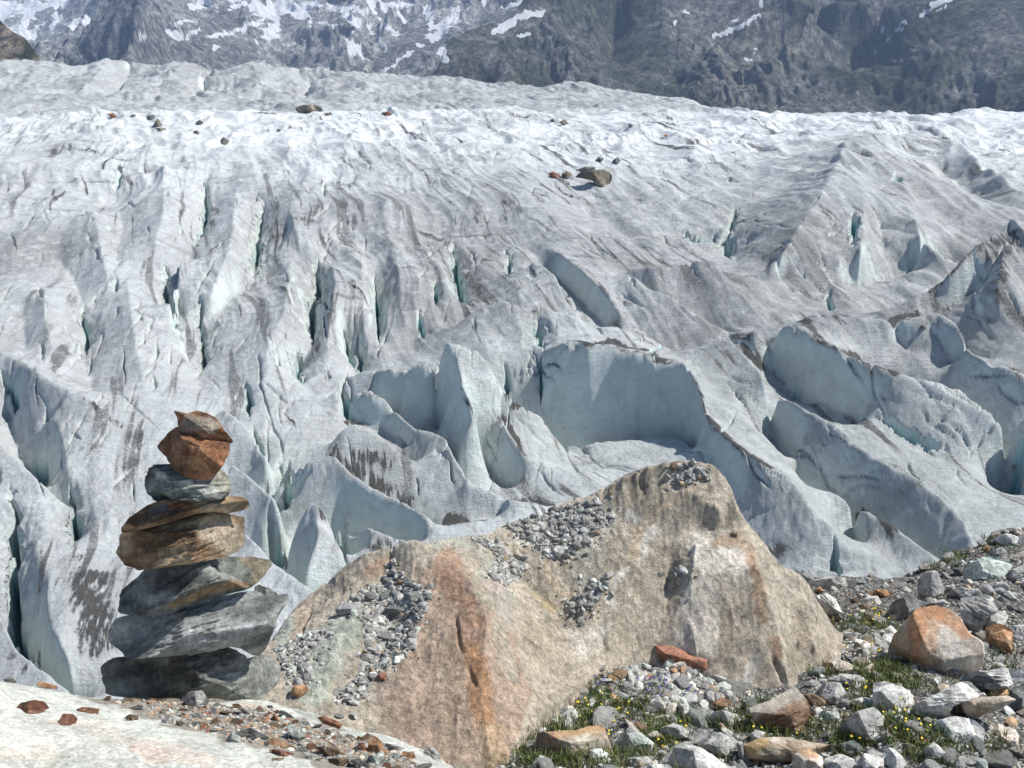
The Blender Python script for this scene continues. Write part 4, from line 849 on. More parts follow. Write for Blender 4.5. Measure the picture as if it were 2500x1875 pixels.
rest('boulder', C5((905,560),(905,430),(970,385),(1030,382),(1080,500),(1075,560),(1000,595)), 'grey', 'upright grey angular block behind the orange patched boulder', planes=[(-.55,0,.8,.5),(.35,.1,.93,.6)], **bo)
rest('boulder', C5((680,690),(735,585),(850,530),(905,570),(985,590),(880,640),(830,690),(740,715)), 'dark', 'low dark grey boulder left of the upright grey block', planes=[(-.6,0,.8,.5)], **bo)
rest('boulder', C5((1190,390),(1230,350),(1290,310),(1350,280),(1480,310),(1525,350),(1440,430),(1310,445),(1200,425)), 'green', 'green grey boulder with a dark triangular shaded face on the skyline', planes=[(-.75,-.1,.6,.42,-.12,0),(.3,.35,.88,.55)], **bo)
rest('boulder', C5((1450,430),(1500,380),(1600,340),(1640,400),(1593,462),(1480,452)), 'grey', 'striped blue grey boulder cut by the right edge near the skyline', strata=.5, **bo)
rest('boulder', C5((1185,560),(1280,543),(1380,570),(1430,640),(1350,690),(1310,760),(1340,810),(1250,800),(1185,670)), 'grey', 'grey brown layered boulder just right of the orange patched boulder', strata=-.4, **bo)
rest('stone', C5((1300,690),(1400,650),(1470,640),(1490,680),(1460,730),(1330,760)), 'pale', 'ragged whitish stone above the orange blocky stone', strata=1.2)
rest('boulder', C5((1340,740),(1440,725),(1520,760),(1515,900),(1480,950),(1440,900),(1345,835)), 'orange', 'orange blocky stone with a hollow shaded foot at the right', planes=[(-.3,.4,.86,.6),(-.3,-.7,.6,.5)], **bo)
rest('boulder', C5((1450,745),(1593,728),(1640,820),(1560,865),(1500,810)), 'pale', 'pale pinkish boulder behind the orange blocky stone, cut by the right edge', **bo)
rest('boulder', C5((1150,1085),(1230,1040),(1450,1013),(1600,1018),(1640,1080),(1520,1115),(1300,1155),(1210,1120)), 'pale', 'long pale stone with dark stripes at the right edge below the orange blocky stone', strata=.15, planes=[(.1,.6,.8,.5),(-.5,-.4,.77,.5)], paints=[(C5((1210,1100),(1300,1060),(1450,1070),(1350,1120)), 0, (.10,.105,.11), .75)], **bo)
rest('stone_slab', C5((1090,1295),(1200,1210),(1480,1190),(1545,1215),(1440,1275),(1280,1325),(1110,1335)), 'tan', 'long flat brown slab lying under the smooth orange stone', cat='boulder', N=110, K=26)
rest('stone', C5((1330,1190),(1400,1122),(1480,1140),(1497,1180),(1430,1205)), 'orange', 'smooth orange stone on the end of a flat brown slab', planes=[(.1,.6,.8,.6)])
rest('boulder', C5((850,1265),(1010,1190),(1180,1100),(1240,1095),(1325,1180),(1240,1225),(1130,1255),(1085,1335),(980,1365),(870,1315)), 'pale', 'long banded blue grey and white stone left of the flat brown slab', strata=.3, planes=[(-.1,.5,.85,.5),(.2,-.75,.6,.5)], **bo)
rest('boulder', C5((610,1245),(618,1110),(690,1095),(800,1130),(855,1165),(890,1245),(850,1295),(720,1310),(640,1285)), 'pale', 'chunky pale grey block below the orange patched boulder', planes=[(0,.6,.8,.5),(-.6,-.2,.77,.62)], **bo)
rest('boulder', C5((320,1085),(400,1050),(530,1058),(610,1120),(590,1155),(460,1145),(380,1108)), 'pale', 'rounded pale green stone behind the grey rounded boulder', **bo)
rest('boulder', C5((240,1155),(310,1100),(400,1108),(455,1190),(440,1240),(330,1235),(260,1195)), 'grey', 'grey rounded boulder right of the dark brown slab boulder', **bo)
rest('boulder', C5((245,950),(330,933),(440,970),(510,1010),(515,1052),(380,1062),(260,1012)), 'cream', 'cream slab stone with a rusty stripe leaning at the foot of the huge tan boulder', planes=[(.1,.6,.8,.5),(-.3,-.8,.5,.5)], paints=[(C5((330,950),(320,1000)), 8, (.42,.27,.16), .7)], **bo)
rest('stone', C5((520,1035),(610,978),(632,1010),(620,1065),(560,1085)), 'tan', 'small tan wedge stone left of the dark grass under the boulder')
rest('boulder', C4((1330,1352),(1450,1308),(1590,1235),(1612,1270),(1640,1292),(1700,1420),(1640,1485),(1500,1505),(1420,1445)), 'brown', 'dark brown slab boulder with its sunlit top painted grey by the foot of the huge boulder', planes=[(-.15,.75,.62,.42),(-.1,-.5,.85,.52),(.75,0,.66,.6)], strata=.5, paints=[(C4((1380,1350),(1500,1300),(1590,1260)), 22, (.40,.37,.31), .8), (C4((1450,1440),(1600,1400),(1650,1430)), 26, (.17,.10,.065), .7)], **bo)  # the sunlit look of the top is painted in as lighter grey
rest('boulder', C4((1622,1275),(1680,1268),(1790,1330),(1740,1355),(1660,1325)), 'brown', 'brown leaning slab right behind the dark brown slab boulder', **bo)
rest('boulder', C5((420,1360),(520,1290),(620,1262),(690,1330),(742,1410),(690,1465),(600,1475),(500,1450),(410,1460),(385,1420)), 'grey', 'pointed grey boulder with a deep shadowed left hollow', planes=[(-.72,-.35,.6,.38,0,-.05),(.4,.4,.82,.55)], **bo)
rest('stone', C5((260,1305),(290,1285),(390,1298),(402,1340),(330,1372),(265,1342)), 'green', 'small blue green block right of the dark brown slab boulder')
rest('boulder', C5((985,1435),(1040,1350),(1150,1322),(1280,1350),(1342,1410),(1330,1475),(1240,1495),(1100,1485),(1010,1475)), 'pale', 'broad pale grey boulder near the lower right with a cracked front', planes=[(.1,.6,.8,.5),(.5,-.2,.84,.6)], **bo)
rest('boulder', C5((1360,1405),(1420,1373),(1540,1408),(1562,1450),(1550,1535),(1470,1525),(1380,1475)), 'cream', 'creamy white topped stone at the lower right edge', planes=[(.1,.75,.65,.45)], **bo)
rest('boulder', C5((300,1595),(400,1568),(490,1600),(505,1670),(400,1700),(310,1690)), 'pale', 'white rounded stone cut by the bottom edge right of the long tan flat rock', **bo)
rest('boulder', C5((510,1610),(560,1563),(680,1578),(684,1659),(600,1690),(505,1680)), 'pale', 'pale square stone at the bottom edge left of the white pyramid stone', **bo)
rest('boulder', C5((688,1660),(695,1580),(712,1522),(765,1545),(880,1665),(780,1700)), 'pale', 'white pyramid shaped stone standing at the bottom edge', planes=[(-.7,0,.7,.4),(.4,.2,.9,.5)], **bo)
rest('stone', C5((930,1545),(1010,1488),(1088,1560),(1050,1595),(940,1595)), 'grey', 'grey rounded stone beside the small orange flat stone near the bottom')
rest('stone', C5((888,1490),(960,1473),(992,1490),(940,1532)), 'orange', 'small flat orange stone near the bottom right')
rest('stone_slab', C4((1310,1545),(1400,1500),(1500,1498),(1700,1528),(1852,1545),(1800,1595),(1500,1625),(1330,1605)), 'tan', 'long flat tan rock near the bottom edge with an ochre end', cat='boulder', N=120, K=26, paints=[(C4((1320,1560),(1400,1530)), 22, (.46,.31,.13), .8)])
rest('boulder', C5((95,1570),(200,1535),(290,1590),(300,1665),(180,1690),(90,1670)), 'cream', 'pale stone with an orange top at the bottom edge below the flat tan rock', paints=[(C5((170,1550),(230,1560)), 14, (.48,.29,.15), .75)], **bo)
rest('boulder', C5((245,545),(310,528),(370,560),(420,650),(350,695),(275,645)), 'pale', 'white egg shaped stone with fine grey stripes beside the huge tan boulder', strata=-.6, **bo)
rest('stone_slab', C5((188,450),(330,418),(470,430),(545,450),(500,492),(380,502),(225,492)), 'grey', 'long low grey slab on the skyline right of the huge tan boulder', cat='boulder', N=110, K=22)
rest('stone', C5((550,565),(580,548),(645,545),(672,590),(605,625),(560,600)), 'pale', 'bright white stone above the yellow flowers')
rest('stone', C5((518,620),(560,590),(605,608),(590,655)), 'brown', 'dark brown stone under the bright white stone')
rest('stone', C5((1200,443),(1240,433),(1272,455),(1230,473)), 'cream', 'cream pebble under the green grey skyline boulder')
rest('stone', C5((985,590),(1070,563),(1132,590),(1080,613)), 'pale', 'flat white stone on top behind the orange patched boulder')
rest('stone', C5((1350,460),(1480,453),(1502,500),(1380,523)), 'grey', 'grey knobbly stone right of the cream pebble')
rest('stone', C5((1455,515),(1500,508),(1550,560),(1480,580)), 'green', 'pale green round stone below the grey knobbly stone')
rest('stone_slab', C5((1088,525),(1180,488),(1290,500),(1345,540),(1180,575)), 'grey', 'broad flat grey stone between the upright block and the layered boulder', N=100, K=22)
rest('boulder', C5((1380,180),(1480,138),(1580,168),(1610,210),(1500,224)), 'pale', 'flat topped pale green boulder on the right end of the skyline', **bo)
rest('stone', C5((1518,105),(1570,98),(1592,140),(1530,152)), 'cream', 'knobbly cream stone topmost on the right skyline')
rest('stone', C5((1325,228),(1365,213),(1377,255),(1335,262)), 'orange', 'small rust red stone on the right skyline')
rest('stone', C5((1488,302),(1593,253),(1640,310),(1520,324)), 'cream', 'smooth cream slab at the right edge near the skyline')
rest('stone', C5((1140,335),(1200,308),(1232,340),(1180,362)), 'pale', 'pale flat stone left of the green grey skyline boulder')
rest('stone', C5((1375,255),(1450,228),(1480,262),(1400,285)), 'pale', 'pale stone right of the small rust red stone')
rest('stone', C5((1080,482),(1140,468),(1142,502),(1095,506)), 'pale', 'small white cobble right of the upright grey block')
rest('stone_slab', C5((575,520),(640,500),(705,505),(782,545),(625,543)), 'orange', 'flat rusty slab left of the upright grey block')
rest('stone', C5((228,515),(270,478),(302,512)), 'orange', 'small orange triangular stone in front of the low grey slab')
rest('stone', C5((475,642),(520,620),(572,660),(500,674)), 'pale', 'flat pale stone left of the yellow flowers')
rest('stone', C5((645,785),(730,735),(792,790),(720,815)), 'pale', 'white broken stone touching the left of the orange patched boulder')
rest('stone', C5((648,850),(720,808),(772,830),(700,892)), 'pale', 'second white broken stone, lower, touching the orange patched boulder')
rest('stone_slab', C5((1438,622),(1593,578),(1640,620),(1593,645),(1480,645)), 'dark', 'dark brown flat slab at the right edge above the orange blocky stone')
rest('stone', C5((980,1172),(1060,1113),(1142,1130),(1110,1175),(1000,1195)), 'tan', 'brown rounded stone at the lower right of the orange patched boulder')
rest('stone', C5((478,1222),(540,1198),(602,1210),(592,1262),(500,1268)), 'pale', 'small lumpy pale stone left of the chunky pale block')
rest('boulder', C5((1500,1155),(1593,1108),(1660,1180),(1620,1310),(1440,1302),(1500,1250)), 'dark', 'dark grey boulder cut by the right edge behind the flat brown slab', planes=[(-.6,-.2,.77,.4)], **bo)
rest('stone', C5((1418,1345),(1500,1330),(1562,1372),(1470,1385)), 'pale', 'pale flat stone above the creamy white topped stone')
rest('boulder', C4((218,1560),(240,1475),(400,1458),(580,1433),(637,1590),(622,1612),(500,1592),(400,1625),(260,1625)), 'tan', 'square brown block with a dark pitted left front in the grass', planes=[(0,.85,.52,.45),(-.42,-.32,.85,.48,-.1,0),(.35,-.3,.88,.55)], paints=[(C4((300,1480),(450,1455),(570,1440)), 16, (.42,.26,.135), .8), (C4((240,1490),(300,1540),(330,1600)), 26, (.16,.105,.07), .75), (C4((450,1550),(560,1540)), 22, (.48,.43,.34), .6)], **bo)
rest('boulder', C4((638,1515),(690,1478),(780,1473),(852,1530),(832,1575),(690,1602)), 'green', 'green grey rounded boulder right of the square brown block', **bo)
rest('boulder', C4((880,1452),(950,1423),(1052,1460),(1042,1495),(920,1504)), 'grey', 'low grey stone behind the speckled oval boulder', **bo)
rest('boulder', C4((1048,1482),(1080,1448),(1200,1478),(1322,1550),(1300,1580),(1230,1608),(1140,1575),(1060,1525)), 'grey', 'speckled grey oval boulder leaning right in front of the flat tan rock', **bo)
rest('boulder', C4((870,1640),(950,1540),(1030,1522),(1120,1568),(1280,1665),(1100,1690),(900,1690)), 'grey', 'blue grey and white peaked boulder at the bottom edge', planes=[(-.65,.1,.75,.4),(.45,.4,.8,.5)], paints=[(C4((1100,1580),(1200,1640)), 22, (.58,.575,.545), .7)], **bo)
rest('boulder', C4((800,1078),(830,1025),(900,1013),(1020,1030),(1132,1075),(1132,1132),(1080,1157),(960,1142),(850,1112)), 'red', 'red brown slab lying on gravel against the huge tan boulder', planes=[(.05,.8,.6,.45),(-.15,-.35,.92,.5)], paints=[(C4((850,1040),(1000,1045),(1110,1080)), 9, (.40,.20,.13), .7)], **bo)
rest('stone_slab', C4((583,1235),(620,1213),(740,1245),(852,1265),(842,1305),(720,1298),(590,1278)), 'dark', 'dark log shaped rock half buried in the gravel mound', strata=-.15, cat='boulder', N=110, K=22)
rest('stone', C4((588,1192),(620,1170),(662,1190),(640,1218)), 'orange', 'smooth orange cobble on the end of the log shaped rock')
rest('stone', C4((958,1335),(1010,1320),(1052,1350),(1042,1395),(970,1385)), 'pale', 'pale upright cobble below the gravel mound')
rest('stone', C4((850,1312),(900,1318),(935,1365),(880,1350)), 'pale', 'narrow white stone tilted right of the log shaped rock')
rest('stone', C4((1148,1325),(1200,1288),(1252,1310),(1242,1355),(1170,1365)), 'brown', 'red brown rounded cobble left of the dark brown slab boulder', paints=[(C4((1170,1330),(1220,1310)), 12, (.27,.14,.08), .6)])
rest('boulder', C4((1110,1385),(1200,1358),(1290,1378),(1352,1412),(1300,1445),(1150,1438)), 'grey', 'grey boulder with a white right end left of the dark brown slab boulder', planes=[(-.55,-.3,.78,.4),(.6,.3,.74,.5)], **bo)
rest('stone', C4((828,1402),(900,1380),(972,1380),(950,1425)), 'cream', 'flat pinkish stone below the narrow white stone')
rest('stone', C4((1098,1282),(1140,1253),(1182,1270),(1172,1312),(1110,1314)), 'grey', 'round grey cobble behind the red brown cobble')
rest('stone', C4((1343,1492),(1380,1458),(1432,1473),(1432,1522),(1360,1524)), 'pale', 'white rounded stone in the grass under the dark brown slab boulder')
rest('stone', C4((640,1640),(740,1600),(852,1598),(842,1645),(700,1680)), 'grey', 'wide low grey stone at the bottom below the green grey boulder')
rest('stone', C4((760,1665),(850,1640),(932,1640),(960,1690),(800,1700)), 'pale', 'pale low stone at the bottom edge left of the peaked boulder')
rest('stone', C4((18,1612),(80,1593),(132,1620),(60,1645)), 'pale', 'pale pebble in the grass right at the foot of the orange rib')
rest('stone', C4((528,1612),(600,1590),(652,1620),(560,1645)), 'green', 'pale green stone under the right end of the square brown block')
rest('stone', C4((728,1022),(760,1008),(778,1037),(740,1047)), 'cream', 'cream pebble at the top left of the red brown slab')
rest('stone', C4((698,1400),(740,1428),(782,1475),(720,1460)), 'cream', 'slim pale stone amid yellow flowers above the green grey boulder')
# ---------------- stones on the near slab
sl3 = dict(which='S', cat='stone', N=72, K=16, mat=MAT_CAIRN)
rest('stone', C6((145,395),(170,372),(260,353),(330,360),(362,405),(300,442),(220,447),(150,432)), 'red', 'red brown split stone lying leftmost on the pale slab', strata=.1, **sl3)
rest('stone', C6((603,418),(640,400),(757,415),(747,447),(660,452),(605,437)), 'red', 'thin red brown flake on the pale slab right of the split stone', **sl3)
rest('stone', C6((447,533),(490,453),(560,458),(592,490),(577,522),(500,530)), 'red', 'purple brown chip nearest to the bottom left on the pale slab', **sl3)
rest('stone', C6((963,482),(1000,458),(1062,463),(1062,502),(1010,502)), 'brown', 'small brown chip on the pale slab in front of the cairn', **sl3)
rest('stone', C6((1248,502),(1290,463),(1332,495),(1337,532),(1260,528)), 'grey', 'rounded grey pebble at the front edge of the rubble before the cairn', **sl3)
rest('stone', C6((283,218),(320,203),(432,235),(432,258),(300,243)), 'orange', 'rusty flat stone on the upper rim of the pale slab', **sl3)
rest('stone', C6((25,185),(90,168),(127,205),(60,212)), 'dark', 'dark chip on the upper rim of the pale slab at the left edge', **sl3)
rest('stone', C6((1405,340),(1470,288),(1552,278),(1605,345),(1590,395),(1500,405)), 'grey', 'grey pyramid shaped stone at the foot of the cairn', planes=[(-.6,0,.8,.5),(.3,.2,.93,.6)], **sl3)
rest('stone', C6((1000,338),(1060,298),(1200,292),(1352,303),(1355,338),(1230,350),(1100,355)), 'brown', 'flat brown stone tucked under the bottom boulder of the cairn', **sl3)
rest('stone', C8((778,522),(830,513),(920,545),(1022,605),(1010,624),(900,610),(830,575)), 'red', 'dark red tilted slab on the rim of the upper pale ledge', planes=[(.2,.6,.77,.5),(-.3,-.5,.8,.4)], **sl3)
rest('stone', C8((1188,795),(1200,710),(1260,688),(1292,720),(1352,845),(1290,815),(1200,805)), 'orange', 'orange brown block standing upright in the rubble', planes=[(.65,.1,.75,.45),(-.5,-.3,.8,.4),(.1,.9,.4,.6)], **sl3)
rest('stone', C8((1093,772),(1110,733),(1150,728),(1167,792),(1110,788)), 'red', 'small dark purple block left of the upright orange block', **sl3)
rest('stone', C8((1308,732),(1400,743),(1492,780),(1420,804),(1330,768)), 'grey', 'flat grey stone right of the upright orange block', strata=-.3, **sl3)
rest('stone', C8((1458,845),(1480,798),(1520,808),(1560,798),(1582,862),(1510,864)), 'orange', 'notched tan orange stone right of the flat grey stone', **sl3)
rest('stone', C8((1648,822),(1690,753),(1740,780),(1782,830),(1792,880),(1720,864)), 'grey', 'grey log shaped stone farthest right on the pale ledge', strata=-.7, **sl3)
rest('stone', C8((1138,683),(1180,648),(1252,680),(1222,714)), 'brown', 'grey brown lump behind the upright orange block', **sl3)
rest('stone', C8((348,725),(400,688),(480,720),(565,760),(562,790),(440,768)), 'orange', 'long orange brown slab along the front of the rubble', planes=[(.2,.7,.68,.5)], **sl3)
rest('stone', C8((88,655),(200,608),(352,680),(300,724),(140,684)), 'dark', 'dark blue grey slab in the rubble left of the long orange slab', strata=-.2, **sl3)
rest('stone', C8((368,788),(430,778),(562,815),(540,838),(420,828)), 'red', 'reddish flake lying on the pale slab before the long orange slab', **sl3)
rest('stone', C8((13,692),(60,643),(127,680),(120,718),(40,718)), 'green', 'dull green rounded stone at the front of the rubble', **sl3)
rest('stone', C8((373,535),(410,488),(442,540),(400,554)), 'red', 'pointed purple stone on the rim of the upper pale ledge', **sl3)
rest('stone', C8((518,592),(580,578),(662,690),(640,755),(560,685)), 'green', 'tilted green grey slab in the middle of the rubble', **sl3)
rest('stone', C8((768,765),(900,758),(982,820),(900,845),(800,815)), 'brown', 'broad brown stone in the rubble left of the small dark purple block', **sl3)
rest('stone', C8((655,805),(760,828),(792,882),(700,868)), 'grey', 'grey flat stone at the front rim of the rubble below the green slab', **sl3)
rest('stone', C8((1168,835),(1280,838),(1362,890),(1270,915),(1180,895)), 'green', 'green grey stone at the foot of the upright orange block', **sl3)
rest('stone', C8((1048,872),(1110,863),(1235,936),(1100,940)), 'dark', 'long dark grey stone at the bottom edge of the rubble', strata=-.4, **sl3)
rest('stone', C8((98,432),(140,433),(222,498),(190,505)), 'dark', 'dark stick shaped stone on the upper pale ledge right of the cairn', **sl3)
rest('stone', C8((388,853),(480,848),(484,877),(400,874)), 'tan', 'tan flake alone on the pale slab near the bottom edge', **sl3)
rest('stone', C8((858,865),(1000,850),(1042,922),(900,926)), 'brown', 'large brown stone at the bottom edge of the rubble', **sl3)
# ---------------- stones on the outcrop
ob = dict(which='B', cat='stone', N=72, K=16)
rest('stone', C3((468,832),(490,800),(600,788),(612,840),(540,872),(490,868)), 'grey', 'grey flat block casting a shadow at the left of the gravel chute', planes=[(-.3,.7,.65,.5),(-.4,-.5,.77,.5)], **ob)
rest('stone', C3((228,1282),(250,1223),(310,1222),(332,1250),(280,1288)), 'orange', 'orange cobble on the outcrop right of the cairn', **ob)
rest('stone', C3((678,1195),(700,1158),(742,1163),(737,1203)), 'red', 'dark red cobble at the right of the gravel chute', **ob)
rest('stone', C3((648,883),(690,858),(727,880),(722,922),(680,918)), 'pale', 'white cobble in the middle of the gravel chute', **ob)
rest('stone', C4((318,522),(340,493),(387,505),(372,557),(335,573)), 'pale', 'white angular stone at the lower tip of the upper gravel patch', **ob)
rest('stone', C4((363,548),(412,528),(414,557),(375,564)), 'dark', 'dark stone beside the white angular stone on the outcrop', **ob)
rest('stone', C4((1230,435),(1260,425),(1300,432),(1260,442)), 'brown', 'small brown chip on the shoulder of the outcrop', **ob)
rest('stone', C4((955,640),(980,600),(1002,615),(990,650)), 'grey', 'grey stone lodged in the step of the outcrop', **ob)
rest('stone', C3((755,570),(780,560),(788,595),(760,600)), 'pale', 'pale cobble at the very top of the gravel chute', **ob)
rest('stone', C3((545,1370),(570,1360),(585,1400),(570,1400)), 'grey', 'narrow grey stone at the lower end of the gravel chute', **ob)
# ---------------- boulders carried on the glacier
def ice_rock(P, pal, label, **k):
    P = np.asarray(P, float); sp = P.max(0)-P.min(0); c = P.mean(0)
    r = G.hit(c[0], P[:, 1].max()-.1*sp[1], Z)
    th = .45*min(sp[0], 1.4*sp[1])*r/F
    HERO.append((1e6, 0, '', 1))
    return stone('ice_boulder', P, r+th*.4, .45, pal=pal, label=label, cat='boulder', N=60, K=14, mat=MAT_FAR, seed=len(HERO)*3, amp=.05, **k)
ice_rock(C2((268,322),(300,300),(350,293),(395,288),(432,310),(437,332),(412,368),(370,362),(345,335),(300,328)), 'ice', 'largest brown boulder in the cluster stranded in mid glacier', planes=[(.5,.3,.8,.5),(-.5,-.4,.77,.4)])
ice_rock(C2((273,292),(320,276),(362,278),(352,297),(300,303)), 'dark', 'dark flat boulder behind the largest boulder in mid glacier')
ice_rock(C2((213,312),(235,293),(260,310),(252,334),(222,332)), 'ice', 'small brown boulder just left of the largest mid glacier boulder')
ice_rock(C2((153,312),(180,298),(210,320),(190,328)), 'red', 'reddish boulder leftmost in the mid glacier cluster')
ice_rock(C2((433,252),(455,236),(472,250),(455,268),(438,264)), 'dark', 'round grey boulder upper right of the mid glacier cluster')
ice_rock(C2((358,252),(380,230),(397,245),(380,262)), 'dark', 'dark boulder directly behind the mid glacier cluster')
ice_rock(C2((203,87),(225,73),(245,90),(225,100)), 'ice', 'brown boulder on the bright far ice crest right of centre')
ice_rock(C2((158,77),(180,70),(187,86)), 'dark', 'small dark boulder left of the brown crest boulder')
ice_rock(C2((498,98),(512,92),(530,105),(515,108)), 'dark', 'small dark boulder right of the brown crest boulder')
ice_rock(C2((648,142),(672,136),(672,150)), 'orange', 'tiny rusty boulder on the bright ice right of centre')
ice_rock(crop(1600, 700, .45203, [(1428,218),(1440,202),(1462,210),(1456,232),(1435,234)]), 'ice', 'brown rock perched on the dirty ice ridge at the right')
ice_rock(C7((1273,468),(1310,454),(1350,451),(1392,465),(1397,480),(1350,492),(1290,488)), 'ice', 'widest flat brown boulder on the far ice crest')
ice_rock(C7((1648,487),(1685,480),(1692,498),(1655,502)), 'red', 'dark red boulder right of the widest crest boulder')
ice_rock(C7((1398,489),(1430,486),(1438,498),(1410,500)), 'ice', 'low brown boulder touching the right side of the widest crest boulder')
ice_rock(C7((468,492),(490,487),(512,512),(480,510)), 'red', 'red boulder farthest left on the far ice crest')
ice_rock(C7((658,547),(680,510),(703,535),(690,553)), 'ice', 'tan upright boulder left of centre on the far ice')
ice_rock(C7((668,552),(715,554),(722,567),(680,565)), 'ice', 'flat brown slab right below the tan upright boulder')
ice_rock(C7((633,502),(665,494),(672,510),(640,520)), 'dark', 'dark low boulder right above the tan upright boulder')
ice_rock(C7((846,527),(865,515),(880,530),(865,542),(850,540)), 'dark', 'dark boulder between the tan upright boulder and the widest crest boulder')
ice_rock(C7((563,498),(585,493),(585,507)), 'dark', 'tiny dark boulder right of the red crest boulder')
ice_rock(crop(0, 250, .5651, [(948,167),(965,148),(992,165),(975,184),(955,182)]), 'dark', 'grey lumpy boulder alone below the far ice crest')
ice_rock(crop(0, 250, .5651, [(1195,116),(1212,114),(1212,128),(1198,128)]), 'dark', 'small black boulder below the widest crest boulder')
ice_rock(crop(0, 250, .5651, [(833,127),(850,118),(864,133),(845,138)]), 'dark', 'small dark boulder above the grey lumpy boulder')
# ================================================================== RUBBLE, GRAVEL, PLANTS
def chip_mesh(seed, level):
    q = np.random.default_rng(seed)
    bm = bmesh.new(); bmesh.ops.create_icosphere(bm, subdivisions=level, radius=1.0)
    v = np.array([x.co[:] for x in bm.verts]); f = np.array([[w.index for w in x.verts] for x in bm.faces]); bm.free()
    for _ in range(9):
        n_ = q.normal(size=3); n_ /= np.linalg.norm(n_); d = q.uniform(.5, .85)
        e = v@n_; m = e > d; v[m] *= (d/e[m])[:, None]
    v *= np.array([1, q.uniform(.6, .95), q.uniform(.42, .75)])
    v += v*(fbm3(v*2.2+seed, 3)[:, None])*.10
    return v, f
PEB = [chip_mesh(200+i, 2) for i in range(10)]
def rot_rand(q, n_, tilt=.5):
    a = q.uniform(0, 2*np.pi, n_); b = q.normal(0, tilt, n_); c = q.normal(0, tilt, n_)
    ca, sa, cb, sb, cc, sc = np.cos(a), np.sin(a), np.cos(b), np.sin(b), np.cos(c), np.sin(c)
    z0 = np.zeros(n_); o1 = np.ones(n_)
    Rz = np.stack([np.stack([ca, -sa, z0], -1), np.stack([sa, ca, z0], -1), np.stack([z0, z0, o1], -1)], -2)
    Rx = np.stack([np.stack([o1, z0, z0], -1), np.stack([z0, cb, -sb], -1), np.stack([z0, sb, cb], -1)], -2)
    Ry = np.stack([np.stack([cc, z0, sc], -1), np.stack([z0, o1, z0], -1), np.stack([-sc, z0, cc], -1)], -2)
    return Rz@Rx@Ry
t = NT('gravel_stone', .9); c = t.coord('Object')
gm = t.mix(.7, t.attr('col', 'Color'), t.ramp(t.noise(c, 60., 6, .75), (.3, .5), (.5, 1.), (.7, 1.4)), 'MULTIPLY')
GRAVEL = t.done(gm, t.bump(t.noise(c, 110., 5, .7), .6, .004))
def hits_in(poly, n_, q, which):
    poly = np.asarray(poly, float); lo, hi = poly.min(0), poly.max(0); out_ = []
    while len(out_) < n_:
        x, y = q.uniform(lo, hi)
        if not inside(np.array([x]), np.array([y]), [tuple(p) for p in poly])[0]: continue
        r, f = ground_at(x, y, which)
        if f is None: n_ -= 1; continue
        out_.append((x, y, r))
    return out_
def gravel(name, spots, sizes, pals, wts, label, q):
    """one heap of uncountable pebbles"""
    n_ = len(spots); Rm_ = rot_rand(q, n_); V, Fc, Cc = [], [], []; o0 = 0
    names = list(pals); ch = q.choice(len(names), n_, p=np.array(wts)/sum(wts)); var = q.integers(0, len(PEB), n_)
    for i, (x, y, r) in enumerate(spots):
        v, f = PEB[var[i]]; P = at(x, y, r)
        w = (v*sizes[i])@Rm_[i].T+P; w[:, 2] += sizes[i]*.02
        c_ = PAL[names[ch[i]]]; cc = np.array(c_[q.integers(0, 2)])*q.uniform(.7, 1.15)
        V.append(w); Fc.append(f+o0); o0 += len(v); Cc.append(np.tile(cc, (len(v), 1)))
    o = link(name, make_mesh(name, np.concatenate(V), np.concatenate(Fc), GRAVEL, False, {'col': np.concatenate(Cc)}))
    return tag(o, label, 'gravel', kind='stuff')
q = np.random.default_rng(21)
MOR = [(1195,1880),(1260,1800),(1310,1750),(1360,1700),(1410,1650),(1470,1612),(1540,1588),(1600,1590),(1740,1640),(1850,1704),(1960,1695),(2000,1630),(2045,1592),(2052,1540),(1990,1450),(1968,1408),(2100,1406),(2200,1396),(2280,1366),(2400,1316),(2450,1290),(2620,1262),(2640,1900),(1200,1900)]
MOUND = [(1300,1760),(1360,1700),(1410,1650),(1470,1612),(1540,1588),(1600,1590),(1740,1640),(1850,1704),(1700,1720),(1500,1720),(1400,1760)]
PATCH2 = [(2040,1545),(2120,1535),(2180,1560),(2170,1600),(2090,1620),(2050,1600)]
patches = [C3((770,560),(800,620),(850,680),(940,730),(970,770),(930,860),(900,900),(890,1000),(840,1080),(740,1110),(690,1180),(620,1270),(570,1330),(480,1330),(440,1310),(520,1230),(600,1150),(620,1050),(640,960),(620,890),(560,880),(480,850),(560,760),(700,690),(720,640)),
    C3((150,1040),(290,970),(430,930),(430,960),(330,1050),(340,1140),(350,1220),(240,1210),(200,1130)),
    C3((1170,450),(1250,450),(1330,480),(1380,560),(1470,600),(1430,670),(1350,700),(1270,660),(1300,590),(1290,520),(1200,470)),
    C4((60,395),(250,320),(500,260),(590,260),(600,330),(650,340),(560,420),(510,460),(430,540),(340,570),(280,550),(200,470),(110,420)),
    C4((950,70),(1050,80),(1140,90),(1120,130),(1000,180),(960,150)), C4((390,800),(480,740),(540,680),(620,650),(590,740),(520,820),(440,850),(390,830)), C4((950,640),(990,590),(1010,620),(990,680))]
ps, pz = [], []
for P, n_ in zip(patches, (1900, 600, 700, 1500, 240, 380, 80)):
    h_ = hits_in(P, n_, q, 'B'); 
    # a few grains stray beyond the edge
    for x, y, r in list(h_[:len(h_)//6]):
        x, y = x+q.normal(0, 22), y+q.normal(6, 18); r, f = ground_at(x, y, 'B')
        if f: h_.append((x, y, r))
    ps += h_; pz += list(np.clip(.009*(1/q.uniform(.02, 1, len(h_)))**.5, .007, .045))
gravel('gravel', ps, pz, ('gravel', 'gravel_dark', 'green', 'grey', 'brown'), (6, 4, 1., .8, .4), 'grey gravel caught in hollows of the huge tan boulder', q)
